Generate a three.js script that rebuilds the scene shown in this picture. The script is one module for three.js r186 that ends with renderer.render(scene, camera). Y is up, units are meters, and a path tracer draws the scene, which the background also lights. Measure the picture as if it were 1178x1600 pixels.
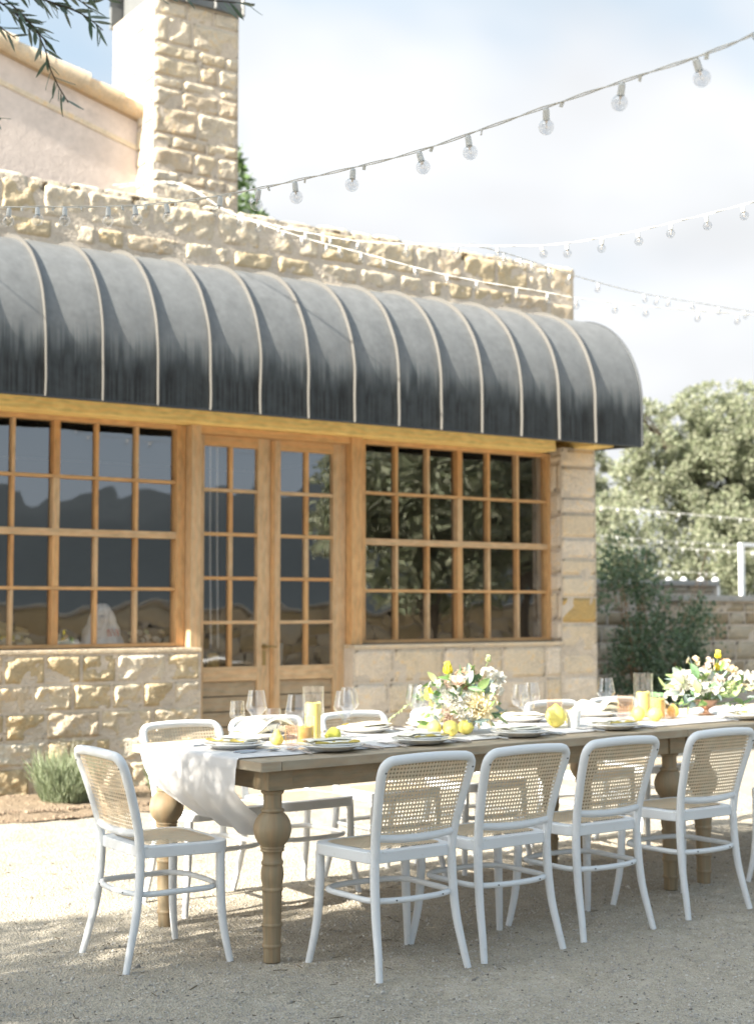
import * as THREE from 'three';
import { RoundedBoxGeometry } from 'three/addons/geometries/RoundedBoxGeometry.js';
import { mergeGeometries } from 'three/addons/utils/BufferGeometryUtils.js';
import { ImprovedNoise } from 'three/addons/math/ImprovedNoise.js';

const V3 = (x, y, z) => new THREE.Vector3(x, y, z);
const lin = (r, g, b) => new THREE.Color().setRGB(r, g, b);
const clamp = (x, a = 0, b = 1) => Math.min(b, Math.max(a, x));
const mix = (a, b, t) => a + (b - a) * t;
const sstep = (a, b, x) => { const t = clamp((x - a) / (b - a)); return t * t * (3 - 2 * t); };
let seedState = 12345;
const seed = (s) => { seedState = s >>> 0; };
const rnd = () => { seedState = (seedState + 0x6D2B79F5) >>> 0; let t = seedState; t = Math.imul(t ^ (t >>> 15), t | 1); t ^= t + Math.imul(t ^ (t >>> 7), t | 61); return ((t ^ (t >>> 14)) >>> 0) / 4294967296; };
const rr = (a, b) => a + (b - a) * rnd();
const perlin = new ImprovedNoise();
const nz = (x, y, z = 0) => perlin.noise(x, y, z);
const fbm = (x, y, z = 0, o = 4) => { let s = 0, a = 0.5, f = 1; for (let i = 0; i < o; i++) { s += a * nz(x * f, y * f, z * f + i * 7.3); f *= 2.03; a *= 0.5; } return s; };

// ------------------------------------------------------------------ camera, sky, sun, exposure
const EXPOSURE = 5.1;
const CAM_Z = 10.1, EYE = 1.38;
const scene = new THREE.Scene();
const camera = new THREE.PerspectiveCamera(38.82, 753 / 1024, 0.1, 4000);
camera.position.set(0, EYE, CAM_Z);
{
  const yaw = 55.9 * Math.PI / 180, pitch = Math.atan(150 / 2270);
  camera.lookAt(Math.cos(yaw) * Math.cos(pitch), EYE + Math.sin(pitch), CAM_Z - Math.sin(yaw) * Math.cos(pitch));
}
camera.focus = 4.9;
camera.userData.fStop = 3.2;

const SUN = V3(-0.864, 0.5, 0.055).normalize();
const sun = new THREE.DirectionalLight(lin(1, 0.93, 0.80), 3.7);
sun.position.copy(SUN).multiplyScalar(45).add(V3(5, 0, 4));
sun.target.position.set(5, 0, 4);
sun.castShadow = true; sun.shadow.mapSize.set(4096, 4096);
Object.assign(sun.shadow.camera, { left: -26, right: 26, top: 26, bottom: -26, near: 1, far: 110 });
sun.shadow.bias = -0.0004; sun.shadow.radius = 1;
scene.add(sun, sun.target);

{ // the sky: haze-white at the horizon, pale blue above, thin streaky cloud
  const W = 1024, H = 512, d = new Float32Array(W * H * 4);
  for (let j = 0; j < H; j++) for (let i = 0; i < W; i++) {
    const el = ((j + 0.5) / H - 0.5) * Math.PI, az = ((i + 0.5) / W - 0.5) * 2 * Math.PI;
    const x = Math.cos(el) * Math.cos(az), y = Math.sin(el), z = Math.cos(el) * Math.sin(az);
    const up = clamp(y, 0, 1);
    const hz = Math.exp(-up * 5.5);
    let r = mix(0.095, 0.195, hz), g = mix(0.135, 0.212, hz), b = mix(0.175, 0.228, hz);
    const cx = x / (up + 0.28), cz = z / (up + 0.28);
    const c = fbm(cx * 1.1 + 2.2, cz * 1.5 + 5.1, 0.3, 5) + 0.35 * fbm(cx * 0.45 + 8.0, cz * 0.45 + 1.0, 2.0, 3) - 0.9 * sstep(-0.1, 0.8, z) + 1.0 * (x - 0.60) * sstep(0.5, -0.3, z) - 0.3 * Math.max(0, up - 0.12);
    const cl = 0.96 * sstep(-0.30, 0.10, c);
    const tex = 0.5 + fbm(cx * 3.2, cz * 3.4, 4.0, 4);
    const cv = 0.171 + 0.052 * tex;
    r = mix(r, cv * 0.985, cl); g = mix(g, cv, cl); b = mix(b, cv * 1.02, cl);
    const mu = x * SUN.x + y * SUN.y + z * SUN.z, glow = 0.9 * Math.pow(clamp(mu), 12) + 0.30 * Math.pow(clamp(mu), 3);
    r += glow * 1.0; g += glow * 0.95; b += glow * 0.86;
    if (y < 0) { const k = sstep(0, -0.06, y); r = mix(r, 0.22, k); g = mix(g, 0.21, k); b = mix(b, 0.20, k); }
    const o = (j * W + i) * 4; d[o] = r; d[o + 1] = g; d[o + 2] = b; d[o + 3] = 1;
  }
  const sky = new THREE.DataTexture(d, W, H, THREE.RGBAFormat, THREE.FloatType);
  sky.mapping = THREE.EquirectangularReflectionMapping; sky.magFilter = sky.minFilter = THREE.LinearFilter; sky.wrapS = THREE.RepeatWrapping; sky.needsUpdate = true;
  scene.background = sky; scene.environment = sky; scene.environmentIntensity = 1;
}

// ------------------------------------------------------------------ naming
const counts = {};
function numbered(name) { const n = counts[name] = (counts[name] ?? -1) + 1; return n ? `${name}_${String(n).padStart(3, '0')}` : name; }
function tag(o, label, category, group) { o.userData.label = label; o.userData.category = category; if (group) o.userData.group = group; return o; }
function thing(name, label, category, pos = [0, 0, 0], turn = 0, group) {
  const o = new THREE.Group(); o.name = numbered(name); o.position.set(...pos); o.rotation.y = turn; scene.add(o); return tag(o, label, category, group);
}
function part(name, geo, m, parent) {
  const o = new THREE.Mesh(Array.isArray(geo) ? mergeGeometries(geo.map(g => strip(g))) : geo, m); o.name = name; o.castShadow = o.receiveShadow = true; parent.add(o); return o;
}
function single(name, geo, m, label, category, group) { const o = part(numbered(name), geo, m, scene); return tag(o, label, category, group); }
function struct(name, geo, m) { const o = part(name, geo, m, scene); o.userData.kind = 'structure'; return o; }
function strip(g) { const n = g.index ? g.toNonIndexed() : g; for (const k of Object.keys(n.attributes)) if (!['position', 'normal', 'uv'].includes(k)) n.deleteAttribute(k); if (!n.attributes.uv) n.setAttribute('uv', new THREE.BufferAttribute(new Float32Array(n.attributes.position.count * 2), 2)); n.morphAttributes = {}; return n; }

// ------------------------------------------------------------------ textures (matter only: grain, blotches, stains)
function tex(n, fn, srgb = true, nh = n) {
  const d = new Uint8Array(n * nh * 4);
  for (let j = 0; j < nh; j++) for (let i = 0; i < n; i++) { const c = fn(i / n, j / nh), o = (j * n + i) * 4; for (let k = 0; k < 3; k++) d[o + k] = clamp(c[k]) * 255; d[o + 3] = 255; }
  const t = new THREE.DataTexture(d, n, nh); t.wrapS = t.wrapT = THREE.RepeatWrapping; t.magFilter = THREE.LinearFilter; t.minFilter = THREE.LinearMipmapLinearFilter; t.generateMipmaps = true; t.anisotropy = 8;
  if (srgb) t.colorSpace = THREE.SRGBColorSpace; t.needsUpdate = true; return t;
}
// noise that tiles over the unit square: sampled on a torus-like blend
const tile = (f) => (u, v) => { const a = sstep(0, 1, u), b = sstep(0, 1, v); return mix(mix(f(u + 1, v + 1), f(u, v + 1), a), mix(f(u + 1, v), f(u, v), a), b); };
const tfb = (s, o = 4, z = 0, sy = s) => tile((u, v) => fbm(u * s, v * sy, z, o) * 1.25);
const toS = (x) => Math.pow(clamp(x), 1 / 2.2);

const nA = tfb(5, 5, 1), nB = tfb(14, 4, 3), nC = tfb(40, 3, 5), nD = tfb(90, 2, 8);
const stoneMap = tex(512, (u, v) => { // blotchy sandstone, near neutral: the tint comes from the material
  const a = nA(u, v), b = nB(u, v), c = nC(u, v), e = nD(u, v); let k = 0.88 + 0.26 * a + 0.20 * b + 0.18 * c + 0.12 * e;
  const och = 0.7 * sstep(0.08, 0.4, b + 0.5 * a), pale = sstep(0.12, 0.3, c - 0.3 * b);
  return [toS(k * (1 + 0.1 * pale)), toS(k * mix(0.97, 0.83, och) * (1 + 0.1 * pale)), toS(k * mix(0.92, 0.58, och) * (1 + 0.16 * pale))];
});
const stoneBump = tex(512, (u, v) => { const k = 0.5 + 0.5 * nB(u, v) + 0.5 * nC(u, v) + 0.35 * nD(u, v); return [k, k, k]; }, false);
const sandMapF = tex(1024, (u, v) => {
  const a = nA(u, v), b = nB(u, v), c = nC(u, v), e = nD(u, v), f = nz(u * 260, v * 260, 2.5), g = nz(u * 470, v * 470, 6.5);
  let k = 0.86 + 0.22 * a + 0.20 * b + 0.20 * c + 0.20 * e + 0.24 * f + 0.2 * g; if (f + 0.6 * e > 0.5) k *= 0.75;
  return [toS(k), toS(k * 0.965), toS(k * (0.90 + 0.05 * b))];
});
const sandBump = tex(1024, (u, v) => { const k = 0.5 + 0.22 * nC(u, v) + 0.3 * nD(u, v) + 0.34 * nz(u * 260, v * 260, 2.5) + 0.25 * nz(u * 470, v * 470, 6.5); return [k, k, k]; }, false);
const grain = (u, v) => { // wood: long fibres along u
  const w = tile((x, y) => nz(x * 3, y * 26, 1) * 0.6 + nz(x * 6, y * 70, 4) * 0.5 + nz(x * 14, y * 150, 9) * 0.4)(u, v);
  const ring = Math.sin((v * 12 + 1.8 * nA(u, v)) * Math.PI * 2); return [w, ring];
};
const woodMap = tex(512, (u, v) => { const [w, ring] = grain(u, v); const p = nB(u, v); const k = 0.90 + 0.20 * w + 0.06 * ring + 0.32 * p + 0.16 * nA(u, v); return [toS(k * 1.03), toS(k * (0.98 - 0.05 * ring)), toS(k * (0.94 - 0.08 * ring + 0.1 * p))]; });
const woodBump = tex(512, (u, v) => { const [w, ring] = grain(u, v); const k = 0.55 + 0.4 * w + 0.1 * ring; return [k, k, k]; }, false);
const zincMap = tex(1024, (u, v) => { // u across one panel run (repeats), v up the sheet 0..1: dark rain-washed patina with ragged tongues low down
  const a = nA(u, v), b = nB(u, v), c = nC(u, v), st = tile((x, y) => nz(x * 70, y * 2.2, 3) + 0.6 * nz(x * 170, y * 3.5, 8))(u, v), lo = tile((x, y) => nz(x * 16, y * 0.8, 11))(u, v);
  const edge = 0.225 + 0.085 * st + 0.13 * lo + 0.03 * c, dark = sstep(edge + 0.075, edge - 0.075, v);
  const run = sstep(0.1, 0.45, st + 0.3 * lo) * sstep(0.32, 0.02, v) * 0.6;
  const k = mix(0.165 + 0.045 * a + 0.05 * b + 0.045 * c, 0.028 + 0.02 * b + 0.012 * c + 0.045 * st, dark) * (1 - 0.5 * run * dark) + 0.03 * dark * sstep(0.25, 0.5, lo - st * 0.4);
  return [toS(k * mix(0.97, 0.84, dark)), toS(k), toS(k * mix(1.02, 1.10, dark))];
});
const clothBump = tex(256, (u, v) => { const k = 0.5 + 0.25 * Math.sin(u * 402) + 0.25 * Math.sin(v * 402) + 0.2 * nC(u, v); return [k, k, k]; }, false);
const barkMap = tex(256, (u, v) => { const k = 0.7 + 0.4 * nB(u, v) + 0.4 * nC(u, v); return [toS(k), toS(k * 0.95), toS(k * 0.88)]; });
const plasterMap = tex(512, (u, v) => { const k = 0.9 + 0.22 * nA(u, v) + 0.14 * nB(u, v) + 0.08 * nC(u, v); return [toS(k), toS(k * 0.985), toS(k * 0.97)]; });

function M(c, rough, o = {}) { return new THREE.MeshPhysicalMaterial({ color: lin(...c), roughness: rough, ...o }); }
const stoneMat = (c) => M(c, 0.92, { map: stoneMap, bumpMap: stoneBump, bumpScale: 0.012 });
const woodMat = (c, r = 0.7, b = 0.0015) => M(c, r, { map: woodMap, bumpMap: woodBump, bumpScale: b });
const paintMap = tex(512, (u, v) => { const s = sstep(0.30, 0.46, nB(u, v) + 0.5 * nC(u, v) + 0.3 * nA(u, v)); const k = 0.97 + 0.03 * nA(u, v) - 0.14 * s; return [toS(k), toS(k * (1 - 0.03 * s)), toS(k * (1 - 0.08 * s))]; });
const MT = {
  stones: [[0.57, 0.48, 0.34], [0.61, 0.53, 0.41], [0.53, 0.43, 0.28], [0.64, 0.57, 0.47], [0.59, 0.50, 0.39], [0.51, 0.42, 0.28], [0.66, 0.60, 0.51]].map(stoneMat),
  smooth: [[0.72, 0.63, 0.53], [0.69, 0.59, 0.46], [0.75, 0.67, 0.58], [0.70, 0.61, 0.49]].map(stoneMat),
  ochre: stoneMat([0.52, 0.37, 0.16]),
  mortar: M([0.64, 0.56, 0.47], 0.95, { map: plasterMap, bumpMap: stoneBump, bumpScale: 0.02 }),
  capStone: M([0.42, 0.42, 0.42], 0.85, { map: stoneMap, bumpMap: stoneBump, bumpScale: 0.005 }),
  garden: [[0.44, 0.37, 0.27], [0.50, 0.44, 0.35], [0.36, 0.29, 0.20], [0.54, 0.48, 0.39]].map(stoneMat),
  zinc: M([1, 1, 1], 0.52, { map: zincMap, bumpMap: stoneBump, bumpScale: 0.0008, metalness: 0.15 }),
  seam: M([0.135, 0.132, 0.125], 0.5, { map: plasterMap, metalness: 0.1 }),
  darkMetal: M([0.05, 0.055, 0.06], 0.5, { metalness: 0.3 }),
  beam: woodMat([0.90, 0.68, 0.27]),
  frame: [[0.52, 0.30, 0.13], [0.58, 0.36, 0.17], [0.56, 0.40, 0.24]].map(c => woodMat(c)),
  doorWood: woodMat([0.56, 0.40, 0.24]), doorPanel: woodMat([0.36, 0.29, 0.20]),
  glass: M([1, 1, 1], 0.0, { transmission: 1, thickness: 0, ior: 2.75 }),
  tableTop: woodMat([0.38, 0.325, 0.24], 0.62, 0.002), tableLeg: woodMat([0.29, 0.23, 0.145], 0.6, 0.002),
  white: M([0.70, 0.72, 0.74], 0.45, { map: paintMap, bumpMap: plasterMap, bumpScale: 0.0006 }),
  cane: M([0.76, 0.66, 0.50], 0.6, { map: woodMap }), caneSeat: M([0.76, 0.65, 0.47], 0.6, { map: woodMap }),
  linen: M([0.70, 0.69, 0.69], 0.9, { bumpMap: clothBump, bumpScale: 0.0006, side: THREE.DoubleSide, transmission: 0.25, thickness: 0 }),
  napkin: M([0.82, 0.78, 0.66], 0.9, { bumpMap: clothBump, bumpScale: 0.0005, side: THREE.DoubleSide }), hem: M([0.55, 0.42, 0.10], 0.8),
  china: M([0.82, 0.82, 0.80], 0.18, { clearcoat: 0.5 }), steel: M([0.55, 0.55, 0.56], 0.22, { metalness: 1 }),
  crystal: M([0.97, 0.97, 0.97], 0.0, { transmission: 1, thickness: 0, ior: 1.8 }), bulb: M([0.86, 0.87, 0.88], 0.02, { transmission: 1, thickness: 0, ior: 1.85 }), pinkGlass: M([1, 0.93, 0.88], 0.05, { transmission: 1, thickness: 0, ior: 1.5 }),
  lemon: M([0.86, 0.72, 0.17], 0.4, { bumpMap: stoneBump, bumpScale: 0.0015 }), pear: M([0.66, 0.62, 0.10], 0.4, { bumpMap: stoneBump, bumpScale: 0.001 }),
  waxYellow: M([0.88, 0.70, 0.20], 0.5), waxOrange: M([0.84, 0.52, 0.13], 0.5), wick: M([0.06, 0.05, 0.04], 0.9),
  bark: M([0.16, 0.13, 0.10], 0.95, { map: barkMap, bumpMap: stoneBump, bumpScale: 0.02 }),
  wire: M([0.50, 0.50, 0.48], 0.5), socket: M([0.52, 0.53, 0.53], 0.45), filament: M([0.75, 0.62, 0.5], 0.4),
  plaster: M([0.74, 0.65, 0.60], 0.92, { map: plasterMap, bumpMap: stoneBump, bumpScale: 0.003 }),
  tile: [[0.72, 0.61, 0.47], [0.70, 0.56, 0.40], [0.76, 0.66, 0.52]].map(c => M(c, 0.85, { map: stoneMap, bumpMap: stoneBump, bumpScale: 0.003 })),
  brass: M([0.30, 0.22, 0.10], 0.4, { metalness: 0.8 }),
};
MT.sand = M([0.49, 0.452, 0.39], 0.97, { map: sandMapF, bumpMap: sandBump, bumpScale: 0.016 });

// ------------------------------------------------------------------ geometry helpers
function uvBox(g, along) { // metres, u along the long axis, a random shift so that no two pieces match
  const p = g.attributes.position, n = g.attributes.normal, uv = new Float32Array(p.count * 2), ou = rnd() * 7, ov = rnd() * 7;
  for (let i = 0; i < p.count; i++) {
    const c = [p.getX(i), p.getY(i), p.getZ(i)], a = [Math.abs(n.getX(i)), Math.abs(n.getY(i)), Math.abs(n.getZ(i))];
    const drop = a[0] > a[1] && a[0] > a[2] ? 0 : a[1] > a[2] ? 1 : 2; let ax = [0, 1, 2].filter(k => k !== drop); if (ax[1] === along) ax = [ax[1], ax[0]];
    uv[i * 2] = c[ax[0]] * 0.8 + ou; uv[i * 2 + 1] = c[ax[1]] * 1.6 + ov + drop * 0.37;
  }
  g.setAttribute('uv', new THREE.BufferAttribute(uv, 2)); return g;
}
function bx(x0, x1, y0, y1, z0, z1, r = 0.003) {
  const w = x1 - x0, h = y1 - y0, d = z1 - z0, g = r ? new RoundedBoxGeometry(w, h, d, 1, Math.min(r, w / 3, h / 3, d / 3)) : new THREE.BoxGeometry(w, h, d);
  uvBox(g, w >= h && w >= d ? 0 : h >= d ? 1 : 2); g.translate((x0 + x1) / 2, (y0 + y1) / 2, (z0 + z1) / 2); return g;
}
// tube of varying radius along points
function limb(pts, radii, seg = 16, rad = 8, closed = false) {
  const curve = new THREE.CatmullRomCurve3(pts.map(p => p.isVector3 ? p : V3(...p)), closed, 'centripetal'); const g = new THREE.TubeGeometry(curve, seg, 1, rad, closed);
  const p = g.attributes.position, n = g.attributes.normal; const L = radii.length - 1;
  for (let i = 0; i <= seg; i++) {
    const t = i / seg, f = t * L, k = Math.min(L - 1, Math.floor(f)), r = mix(radii[k], radii[k + 1], f - k);
    for (let j = 0; j <= rad; j++) { const q = i * (rad + 1) + j; p.setXYZ(q, p.getX(q) - n.getX(q) * (1 - r), p.getY(q) - n.getY(q) * (1 - r), p.getZ(q) - n.getZ(q) * (1 - r)); }
  }
  if (!closed) { // end caps
    const parts = [g];
    for (const e of [0, 1]) { const c = new THREE.CircleGeometry(e ? radii[L] : radii[0], rad); const tg = curve.getTangentAt(e).multiplyScalar(e ? 1 : -1); c.applyQuaternion(new THREE.Quaternion().setFromUnitVectors(V3(0, 0, 1), tg)); const q = curve.getPointAt(e); c.translate(q.x, q.y, q.z); parts.push(c); }
    return mergeGeometries(parts.map(strip));
  }
  return g;
}
const lathe = (prof, seg = 24) => new THREE.LatheGeometry(prof.map(([r, y]) => new THREE.Vector2(r, y)), seg);
// a sheet through fn(u,v) -> Vector3
function sheet(fn, nu, nv, su = 1, sv = 1) {
  const pos = [], uv = [], idx = [];
  for (let j = 0; j <= nv; j++) for (let i = 0; i <= nu; i++) { const p = fn(i / nu, j / nv); pos.push(p.x, p.y, p.z); uv.push(i / nu * su, j / nv * sv); }
  for (let j = 0; j < nv; j++) for (let i = 0; i < nu; i++) { const a = j * (nu + 1) + i, b = a + 1, c = a + nu + 1, d = c + 1; idx.push(a, b, d, a, d, c); }
  const g = new THREE.BufferGeometry(); g.setAttribute('position', new THREE.Float32BufferAttribute(pos, 3)); g.setAttribute('uv', new THREE.Float32BufferAttribute(uv, 2)); g.setIndex(idx); g.computeVertexNormals(); return g;
}
// leaves: diamonds folded on the midrib, merged, with vertex colour
class Leaves {
  constructor() { this.p = []; this.c = []; }
  add(o, dir, side, len, wid, col, fold = 0.25) {
    const nrm = V3().crossVectors(dir, side).normalize(); const tip = o.clone().addScaledVector(dir, len), m = o.clone().addScaledVector(dir, len * 0.45);
    const a = m.clone().addScaledVector(side, wid / 2).addScaledVector(nrm, fold * wid * 0.5), b = m.clone().addScaledVector(side, -wid / 2).addScaledVector(nrm, fold * wid * 0.5);
    for (const q of [o, a, tip, o, tip, b]) { this.p.push(q.x, q.y, q.z); this.c.push(col[0], col[1], col[2]); }
  }
  geo() { const g = new THREE.BufferGeometry(); g.setAttribute('position', new THREE.Float32BufferAttribute(this.p, 3)); g.setAttribute('color', new THREE.Float32BufferAttribute(this.c, 3)); g.setAttribute('uv', new THREE.Float32BufferAttribute(new Float32Array(this.p.length / 3 * 2), 2)); g.computeVertexNormals(); return g; }
}
const rdir = () => { const y = rr(-1, 1), a = rr(0, 6.2832), s = Math.sqrt(1 - y * y); return V3(s * Math.cos(a), y, s * Math.sin(a)); };
const perp = (d) => { const r = rdir(); return r.addScaledVector(d, -r.dot(d)).normalize(); };
const leafMat = (t = 0.3) => new THREE.MeshPhysicalMaterial({ vertexColors: true, roughness: 0.6, side: THREE.DoubleSide, transmission: t, thickness: 0 });
MT.leaf = leafMat(0.5); MT.leafOlive = leafMat(0.15); MT.leaf.roughness = 0.75; MT.leafOlive.roughness = 0.7;
// ------------------------------------------------------------------ ground
function groundHeight(x, z) { return 0.014 * fbm(x * 1.3, z * 1.7, 1, 3) + 0.022 * fbm(x * 4.3, z * 4.7, 4, 3); }
{
  const xs = [], zs = []; const fill = (a, lo, hi, st) => { for (let v = lo; v < hi - 1e-6; v += st) a.push(v); };
  xs.push(-3000, -400, -60); fill(xs, -20, -1, 1); fill(xs, -1, 9, 0.045); fill(xs, 9, 30, 1); xs.push(30, 60, 400, 3000);
  zs.push(-3000, -400, -60); fill(zs, -30, -1, 1); fill(zs, -1, 8.4, 0.045); fill(zs, 8.4, 30, 1); zs.push(30, 60, 400, 3000);
  const pos = [], uv = [], idx = [], nx = xs.length;
  for (const z of zs) for (const x of xs) { const k = sstep(16, 8, Math.hypot(x - 4, z - 4)); pos.push(x, groundHeight(x, z) * k, z); uv.push(x / 1.9 + 0.13 * z / 1.9, z / 1.9); }
  for (let j = 0; j < zs.length - 1; j++) for (let i = 0; i < nx - 1; i++) { const a = j * nx + i, c = a + nx; idx.push(a, c, c + 1, a, c + 1, a + 1); }
  const g = new THREE.BufferGeometry(); g.setAttribute('position', new THREE.Float32BufferAttribute(pos, 3)); g.setAttribute('uv', new THREE.Float32BufferAttribute(uv, 2)); g.setIndex(idx); g.computeVertexNormals();
  struct('ground', g, MT.sand);
}
{ // loose grit on the sand: uncountable
  seed(77); const g = new THREE.IcosahedronGeometry(1, 0), N = 90000;
  const m = new THREE.InstancedMesh(g, M([1, 1, 1], 0.95), N); m.name = 'gravel'; m.userData.kind = 'stuff'; tag(m, 'loose pale grit and small pebbles scattered over the sandy court', 'gravel'); m.castShadow = m.receiveShadow = true;
  const q = new THREE.Quaternion(), c = new THREE.Color();
  for (let i = 0; i < N; i++) {
    const dpt = 3.6 + 6.5 * Math.pow(rnd(), 1.5), lat = rr(-0.29, 0.29) * dpt; const x = 0.5606 * dpt + 0.828 * lat, z = CAM_Z - 0.828 * dpt + 0.5606 * lat;
    const s = 0.0016 + 0.0038 * Math.pow(rnd(), 5) + (rnd() < 0.0015 ? 0.005 : 0); q.setFromAxisAngle(rdir(), rr(0, 6));
    m.setMatrixAt(i, new THREE.Matrix4().compose(V3(x, groundHeight(x, z) + s * 0.25, z), q, V3(s * rr(0.8, 1.5), s * rr(0.5, 0.9), s * rr(0.8, 1.5))));
    const k = rnd() < 0.07 ? rr(0.14, 0.24) : rr(0.28, 0.55); m.setColorAt(i, c.setRGB(k, k * 0.94, k * 0.86));
  }
  scene.add(m);
}
{ // dry twigs and leaf scraps
  seed(78); const L = []; for (let i = 0; i < 420; i++) { const dpt = 4.2 + 4 * rnd(), lat = rr(-0.29, 0.29) * dpt, x = 0.5606 * dpt + 0.828 * lat, z = CAM_Z - 0.828 * dpt + 0.5606 * lat, l = rnd() < 0.15 ? rr(0.02, 0.06) : rr(0.006, 0.016); const g = new THREE.BoxGeometry(l, 0.002, rr(0.0015, 0.005)); g.rotateY(rr(0, 3.14)); g.rotateX(rr(-0.3, 0.3)); g.translate(x, groundHeight(x, z) + 0.002, z); L.push(g); }
  const o = part('leaf_litter', L, M([0.11, 0.085, 0.055], 0.9), scene); o.userData.kind = 'stuff'; tag(o, 'dry twigs and dark leaf scraps strewn over the sandy court', 'leaf litter');
}
// ------------------------------------------------------------------ masonry
function stone(parent, w, h, { rough = 0.03, edge = 0.02, cell = 0.03, base = 0.012, mats = MT.stones, back = 0.07, mat } = {}) {
  const nx = clamp(Math.round(w / cell), 3, 26), ny = clamp(Math.round(h / cell), 3, 15), pos = [], uv = [], idx = [], ox = rnd() * 50, oy = rnd() * 50, oz = rnd() * 9, tu = rnd() * 5, tv = rnd() * 5;
  const tx = rr(-0.35, 0.35) * rough * 1.2, ty = rr(-0.2, 0.5) * rough * 1.2; const cut = 0.12 + 0.22 * rnd();
  const put = (u, v, d, jx = 0, jy = 0) => { pos.push((u - 0.5) * w + jx, (v - 0.5) * h + jy, d); uv.push((u * w) / 0.75 + tu, (v * h) / 0.75 + tv); };
  for (let j = 0; j <= ny; j++) for (let i = 0; i <= nx; i++) {
    const u = i / nx, v = j / ny, X = u * w, Y = v * h; const e = Math.min(Math.min(X, w - X) / edge, Math.min(Y, h - Y) / edge, 1), ef = e * (2 - e);
    const n1 = fbm(X * 6 + ox, Y * 7 + oy, oz, 2), n2 = nz(X * 26 + ox, Y * 28 + oy, oz + 4); const f1 = nz(X * 5.5 + oy, Y * 7 + ox, oz + 2), f2 = nz(X * 12 + ox, Y * 12 + ox, oz + 6), facet = 1.2 * Math.abs(f1) + 0.5 * Math.abs(f2);
    const d = base * ef + rough * ef * (0.60 + 1.1 * n1 + 0.28 * n2 - 0.95 * facet) + ef * (tx * (u - 0.5) * 2 + ty * (v - 0.5) * 2);
    const bd = (i === 0 || i === nx || j === 0 || j === ny) ? 1 : 0; put(u, v, Math.max(d, -0.01), bd * 0.12 * edge * nz(Y * 20 + ox, X * 20, 3), bd * 0.12 * edge * nz(X * 20 + oy, Y * 20, 7));
  }
  for (let j = 0; j < ny; j++) for (let i = 0; i < nx; i++) { const a = j * (nx + 1) + i, c = a + nx + 1; idx.push(a, a + 1, c + 1, a, c + 1, c); }
  // skirt back into the wall
  const rim = []; for (let i = 0; i < nx; i++) rim.push(i); for (let j = 0; j < ny; j++) rim.push(j * (nx + 1) + nx); for (let i = nx; i > 0; i--) rim.push(ny * (nx + 1) + i); for (let j = ny; j > 0; j--) rim.push(j * (nx + 1));
  const b0 = pos.length / 3; for (const r of rim) { pos.push(pos[r * 3], pos[r * 3 + 1], -back); uv.push(uv[r * 2] + 0.05, uv[r * 2 + 1] + 0.05); }
  for (let k = 0; k < rim.length; k++) { const k2 = (k + 1) % rim.length; idx.push(rim[k], b0 + k, b0 + k2, rim[k], b0 + k2, rim[k2]); }
  const g = new THREE.BufferGeometry(); g.setAttribute('position', new THREE.Float32BufferAttribute(pos, 3)); g.setAttribute('uv', new THREE.Float32BufferAttribute(uv, 2)); g.setIndex(idx); g.computeVertexNormals();
  return part('stone', g, mat || mats[Math.floor(rnd() * mats.length)], parent);
}
// courses of stones on a rectangle; cb places each
function courses(x0, x1, y0, y1, hs, wMin, wMax, cb, joint = 0.016) {
  let y = y0, k = 0;
  while (y < y1 - 0.03) {
    let h = hs[k++ % hs.length] * rr(0.92, 1.08); if (y + h > y1 - 0.06) h = y1 - y;
    let x = x0 - (x1 - x0 > 1 ? rr(0, wMin * 0.6) : 0);
    while (x < x1 - 0.02) { let w = rr(wMin, wMax); if (x + w > x1 - wMin * 0.55) w = x1 - x; const a = Math.max(x, x0); if (x + w - a > 0.05) cb((a + x + w) / 2, y + h / 2, x + w - a - joint, h - joint); x += w; }
    y += h;
  }
}
const onFront = (parent, z, o) => (x, y, w, h) => { const s = stone(parent, w, h, o); s.position.set(x, y, z); return s; };
const onLeft = (parent, X, o) => (c, y, w, h) => { const s = stone(parent, w, h, o); s.rotation.y = -Math.PI / 2; s.position.set(X, y, c); return s; };
const onRight = (parent, X, o) => (c, y, w, h) => { const s = stone(parent, w, h, o); s.rotation.y = Math.PI / 2; s.position.set(X, y, c); return s; };
const onTop = (parent, Y, o) => (x, z, w, d) => { const s = stone(parent, w, d, o); s.rotation.x = -Math.PI / 2; s.position.set(x, Y, z); return s; };

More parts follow.
